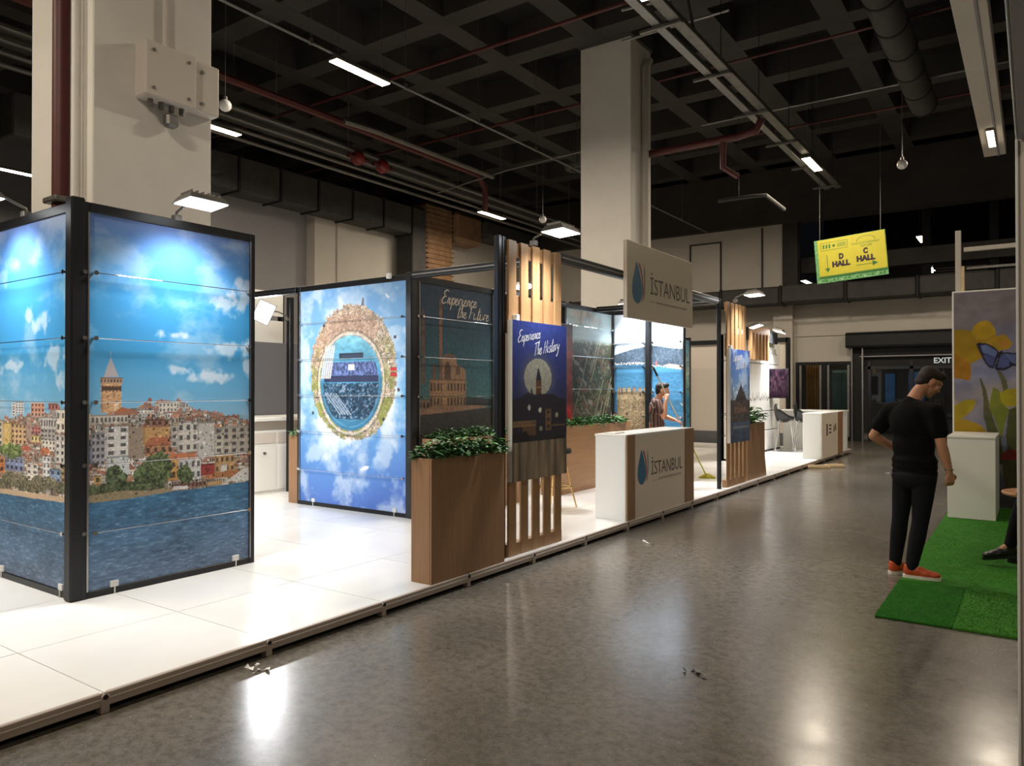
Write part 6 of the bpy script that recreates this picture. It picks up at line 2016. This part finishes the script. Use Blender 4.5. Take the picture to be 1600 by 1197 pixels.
def figure(label, J, f, hf, htilt, mats, sleeve=.55, voxel=.008, ang_foot=None, hem=.05, sizes=1.0, bulk=1.0):
    f = V3(f[0], f[1], 0).normalized()
    r = Vector((f.y, -f.x, 0))
    hf = V3(*hf).normalized()
    yaw = yaw_of(f)
    hy = yaw_of(hf)
    org = (J['pelvis'][0], J['pelvis'][1], J['floor'])
    P, Cc, N, H = (V3(J[k]) for k in ('pelvis', 'chest', 'neck', 'head'))
    Z = Vector((0, 0, 1))
    bd = Body()
    # head: skull, face, jaw, brow, nose, lips, ears
    Mh = Matrix.Translation(H) @ Matrix.Rotation(hy, 4, 'Z') @ Matrix.Rotation(htilt, 4, 'X')
    hp = lambda x, y, z: Mh @ Vector((x, y, z))
    def he(c, q):
        t = B(Mh).sphere(c, q, 18, 12); bd.b.add(t.v, t.f)
    he((0, -.012, .03), (.076, .095, .085))
    he((0, .028, -.03), (.06, .068, .085))
    he((0, .055, -.085), (.034, .032, .028))
    he((0, .075, .035), (.05, .022, .016))
    he((0, .098, -.018), (.012, .022, .014)); he((0, .09, .005), (.009, .014, .028))
    he((0, .086, -.055), (.022, .012, .010))
    for s in (-1, 1):
        he((s * .078, -.008, -.012), (.010, .022, .034))
        he((s * .045, .058, -.022), (.022, .024, .024))
    bd.limb([N - Z * .03, N.lerp(H, .45) - hf * .01, hp(0, -.02, -.05)], [.062, .055, .056])
    # trunk
    bd.ell(Cc + Z * .02, (.15 * bulk, .095, .19), yaw)
    bd.ell(P.lerp(Cc, .5), (.135 * bulk, .09, .17), yaw)
    bd.ell(P, (.15 * bulk, .1, .12), yaw)
    bd.limb([N - Z * .05 + r * .02, V3(J['rsh'])], [.055, .052]); bd.limb([N - Z * .05 - r * .02, V3(J['lsh'])], [.055, .052])
    for k in 'rl':
        S, E, W = V3(J[k + 'sh']), V3(J[k + 'el']), V3(J[k + 'wr'])
        bd.limb([S, S.lerp(E, .5), E], [.052, .047, .039])
        bd.limb([E, E.lerp(W, .3), W], [.040, .042, .027])
        hd = J[k + 'hand']
        hand(bd, W, hd[0], hd[1], hd[2], hd[3], 1.0)
        h_, kn, an = V3(J[k + 'hip']), V3(J[k + 'knee']), V3(J[k + 'ank'])
        bd.limb([h_, h_.lerp(kn, .5), kn], [.078, .066, .05])
        bd.limb([kn, kn.lerp(an, .3), an], [.05, .052, .036])
        toe = V3(J[k + 'toe'])
        bd.limb([an, an.lerp(toe, .6) - Z * .015, toe], [.035, .034, .026])
    body = bd.fuse('person', mats['skin'], None, voxel, 3, org)
    tag(body, label, 'person')
    # shirt
    sh = Body()
    sh.ell(Cc + Z * .03, (.178 * bulk, .118, .2), yaw)
    sh.ell(P.lerp(Cc, .55), (.166 * bulk, .112, .19), yaw)
    sh.ell(P + Z * .06, (.172 * bulk, .12, .14), yaw)
    for zz in (0.0, .05, .1):
        sh.ell(P + Z * (zz - .03), (.18 * bulk, .13, hem), yaw)
    sh.limb([N - Z * .045 - r * .0, N - Z * .02], [.085, .068])
    for k, sgn in (('r', 1), ('l', -1)):
        S, E = V3(J[k + 'sh']), V3(J[k + 'el'])
        sh.limb([N - Z * .055 + r * .04 * sgn, N.lerp(S, .6) - Z * .022, S + Z * .002], [.07, .072, .07])
        q = S.lerp(E, sleeve)
        sh.limb([S, S.lerp(q, .6), q], [.072, .073, .071])
        sh.limb([S - Z * .03 - r * sgn * .03, Cc + r * sgn * .1], [.07, .075])
    sh.fuse('shirt', mats['shirt'], body, .011, 9)
    # trousers
    tr = Body()
    tr.ell(P - Z * .01, (.166 * bulk, .118, .13), yaw)
    tr.ell(P - Z * .07 - f * .02, (.168 * bulk, .12, .1), yaw)
    for k in 'rl':
        h_, kn, an = V3(J[k + 'hip']), V3(J[k + 'knee']), V3(J[k + 'ank'])
        tr.limb([h_, h_.lerp(kn, .45), kn], [.097, .085, .066])
        tr.limb([kn, kn.lerp(an, .35), an + Z * .005], [.066, .066, .05])
    tr.fuse('trousers', mats['trousers'], body, .011, 5)
    # shoes
    for k in 'rl':
        an, toe = V3(J[k + 'ank']), V3(J[k + 'toe'])
        d = (toe - an); slope = d.z; d.z = 0
        d.normalize()
        base = J.get(k + 'ground', J['floor'])
        pitch = J.get(k + 'pitch', 0.0)
        heel = Vector((an.x, an.y, base)) - d * .065
        Mx = Matrix.Translation(heel) @ Matrix.Rotation(math.atan2(d.y, d.x), 4, 'Z') @ Matrix.Rotation(pitch, 4, 'Y')
        s_ = Body()
        def se(c, q):
            t = B(Mx).sphere(c, q, 16, 10); s_.b.add(t.v, t.f)
        se((.06, 0, .06), (.06, .04, .055)); se((.11, 0, .055), (.08, .042, .048)); se((.17, 0, .045), (.075, .046, .036)); se((.225, 0, .04), (.055, .043, .028)); se((.055, 0, .09), (.05, .04, .04))
        sho = s_.fuse('shoe', mats['shoe'], body, .006, 3)
        prof = []
        for i in range(20):
            w = 2 * math.pi * i / 20
            x = .14 + .143 * math.cos(w); y = (.047 if x > .12 else .041) * (abs(math.sin(w))**.7) * (1 if math.sin(w) > 0 else -1)
            prof.append((x, y))
        B(Mx).prism(prof, lambda a_, b_, d_: (a_, b_, d_), 0.0, .026).build('sole', mats['sole'], sho)
        lc = B(Mx)
        for i in range(4):
            lc.cyl((.10 + i * .022, -.02, .098 - i * .008), (.10 + i * .022, .02, .098 - i * .008), .003, 6)
        lc.build('laces', mats['sole'], sho)
    # hair cap: skull shell above the hairline
    hb = Body()
    def hh(c, q):
        t = B(Mh).sphere(c, q, 18, 12); hb.b.add(t.v, t.f)
    hh((0, -.022, .055), (.082, .098, .078)); hh((0, -.05, .02), (.078, .068, .08)); hh((0, .045, .095), (.062, .05, .038)); hh((0, -.065, -.03), (.06, .042, .05))
    hb.fuse('hair', mats['hair'], body, .008, 2)
    for s in (-1, 1):
        B(Mh).sphere((s * .03, .083, .01), (.011, .008, .008), 10, 7).build('eye', MT['sole'], body)
        B(Mh).sphere((s * .03, .0895, .01), (.005, .003, .005), 8, 6).build('iris', MT['hair'], body)
    return body

J1 = dict(floor=0.0, pelvis=(-.835, 7.12, .93), chest=(-.85, 7.12, 1.28), neck=(-.865, 7.15, 1.50), head=(-.735, 7.25, 1.655),
    rsh=(-.675, 7.03, 1.415), rel=(-.625, 7.0, 1.15), rwr=(-.575, 7.05, .925), lsh=(-1.035, 7.26, 1.415), lel=(-1.165, 7.21, 1.19), lwr=(-1.03, 7.33, 1.09),
    rhand=((.05, .1, -1), (-.3, .5, 0), (.3, 1, 0), .9), lhand=((.75, .35, -.5), (.3, -.8, .0), (0, 0, 1), .5),
    rhip=(-.755, 7.08, .88), lhip=(-.915, 7.18, .88), rknee=(-.79, 7.09, .49), lknee=(-.955, 7.2, .49), rank=(-.855, 7.08, .11), lank=(-1.0, 7.24, .10),
    rtoe=(-.68, 7.09, .05), ltoe=(-.87, 7.40, .04), rground=.018)
figure('man in a black t-shirt and orange shoes standing with his back turned', J1, (.42, .9), (.86, .5, 0), -.62,
       dict(skin=MT['skin'], shirt=MT['tee'], trousers=MT['jeans'], shoe=MT['orange'], sole=MT['sole'], hair=MT['hair']), sleeve=.62, voxel=.0065, bulk=1.08)
B().tube([(-.578 + .034 * math.cos(i * .5236), 7.048 + .034 * math.sin(i * .5236), .945) for i in range(13)], .004, 6).build('wristband', MT['alu'], bpy.data.objects['person'])

J2 = dict(floor=.1, pelvis=(-4.93, 11.08, .98), chest=(-4.93, 11.07, 1.25), neck=(-4.90, 11.06, 1.43), head=(-4.835, 11.09, 1.575),
    rsh=(-4.845, 10.92, 1.375), rel=(-4.715, 10.86, 1.165), rwr=(-4.715, 10.945, 1.43), lsh=(-4.985, 11.2, 1.375), lel=(-4.875, 11.26, 1.16), lwr=(-4.735, 11.34, 1.10),
    rhand=((.0, .4, 1), (-.2, .9, -.3), (-1, 0, .2), 1.25), lhand=((.75, .5, -.25), (.3, .2, -1), (0, 0, 1), 1.25),
    rhip=(-4.89, 11.0, .92), lhip=(-4.97, 11.16, .92), rknee=(-4.88, 11.0, .53), lknee=(-4.95, 11.18, .53), rank=(-4.92, 11.0, .19), lank=(-5.0, 11.18, .19),
    rtoe=(-4.75, 11.06, .13), ltoe=(-4.83, 11.26, .13))
m2 = figure('man in a striped polo shirt holding a long mop behind the counter', J2, (.85, .53), (.95, .35, 0), -.12,
       dict(skin=MT['skin'], shirt=MT['polo'], trousers=MT['bluejeans'], shoe=MT['leather'], sole=MT['sole'], hair=MT['hair']), sleeve=.6, voxel=.008, bulk=.95)

# the mop he holds
t = thing('floor_mop', 'long white-handled mop with a lime green head on the stand floor', 'mop', (-4.54, 12.25, .1))
top, bot = Vector((-4.80, 10.66, 1.93)), Vector((-4.545, 12.2, .16))
B().cyl(top.lerp(bot, .06), bot.lerp(top, .3), .012, 10).build('handle_tube', MT['whitepole'], t, smooth=True)
B().cyl(bot.lerp(top, .32), bot, .011, 10).build('extension_tube', MT['lime'], t, smooth=True)
B().cyl(top, top.lerp(bot, .07), .016, 10).build('grip', MT['blackmatte'], t, smooth=True)
Mm = Matrix.Translation((-4.54, 12.25, .1)) @ Matrix.Rotation(.35, 4, 'Z')
B(Mm).cbox(-.13, .13, -.06, .06, .012, .03, .006).build('mop_plate', MT['lime'], t)
B(Mm).cbox(-.14, .14, -.07, .07, 0, .014, .004).build('mop_pad', MT['lime'], t)
B(Mm).add([(-.11, -.045, .03), (.11, -.045, .03), (.11, .045, .03), (-.11, .045, .03), (-.03, -.02, .075), (.03, -.02, .075), (.03, .02, .075), (-.03, .02, .075)],
          [(0, 1, 5, 4), (1, 2, 6, 5), (2, 3, 7, 6), (3, 0, 4, 7), (4, 5, 6, 7)]).build('swivel_joint', MT['lime'], t)

J3 = dict(floor=.02, pelvis=(.36, 8.12, .52), chest=(.38, 8.12, .84), neck=(.36, 8.12, 1.04), head=(.30, 8.12, 1.2),
    rsh=(.34, 8.3, .98), rel=(.16, 8.36, .76), rwr=(-.02, 8.3, .70), lsh=(.34, 7.94, .98), lel=(.2, 7.9, .74), lwr=(.05, 7.98, .68),
    rhand=((-1, -.2, -.1), (0, 0, -1), (0, -1, 0), .5), lhand=((-1, .2, -.1), (0, 0, -1), (0, 1, 0), .5),
    rhip=(.32, 8.21, .50), lhip=(.32, 8.03, .50), rknee=(-.06, 8.22, .52), lknee=(-.09, 8.02, .58), rank=(-.0, 8.22, .12), lank=(-.185, 8.0, .215),
    rtoe=(-.16, 8.22, .07), ltoe=(-.36, 7.97, .10), lground=.115, lpitch=.18, rground=.02)
figure('seated person in dark trousers mostly hidden by the white partition', J3, (-1, 0), (-1, 0, 0), -.2,
       dict(skin=MT['skin'], shirt=MT['tee'], trousers=MT['jeans'], shoe=MT['leather'], sole=MT['leather'], hair=MT['hair']), voxel=.01)
t = thing('visitor_stool', 'low stool under the seated person beside the partition', 'stool', (.38, 8.12, .02))
B().lathe((.38, 8.12, .02), [(.18, .28), (.2, .3), (.2, .33), (.17, .35)], 20).build('seat', MT['leather'], t, smooth=True)
for k_ in range(4):
    w = math.pi / 4 + k_ * math.pi / 2
    B().cyl((.38 + .14 * math.cos(w), 8.12 + .14 * math.sin(w), .31), (.38 + .19 * math.cos(w), 8.12 + .19 * math.sin(w), .02), .012, 8).build('leg', MT['chrome'], t)
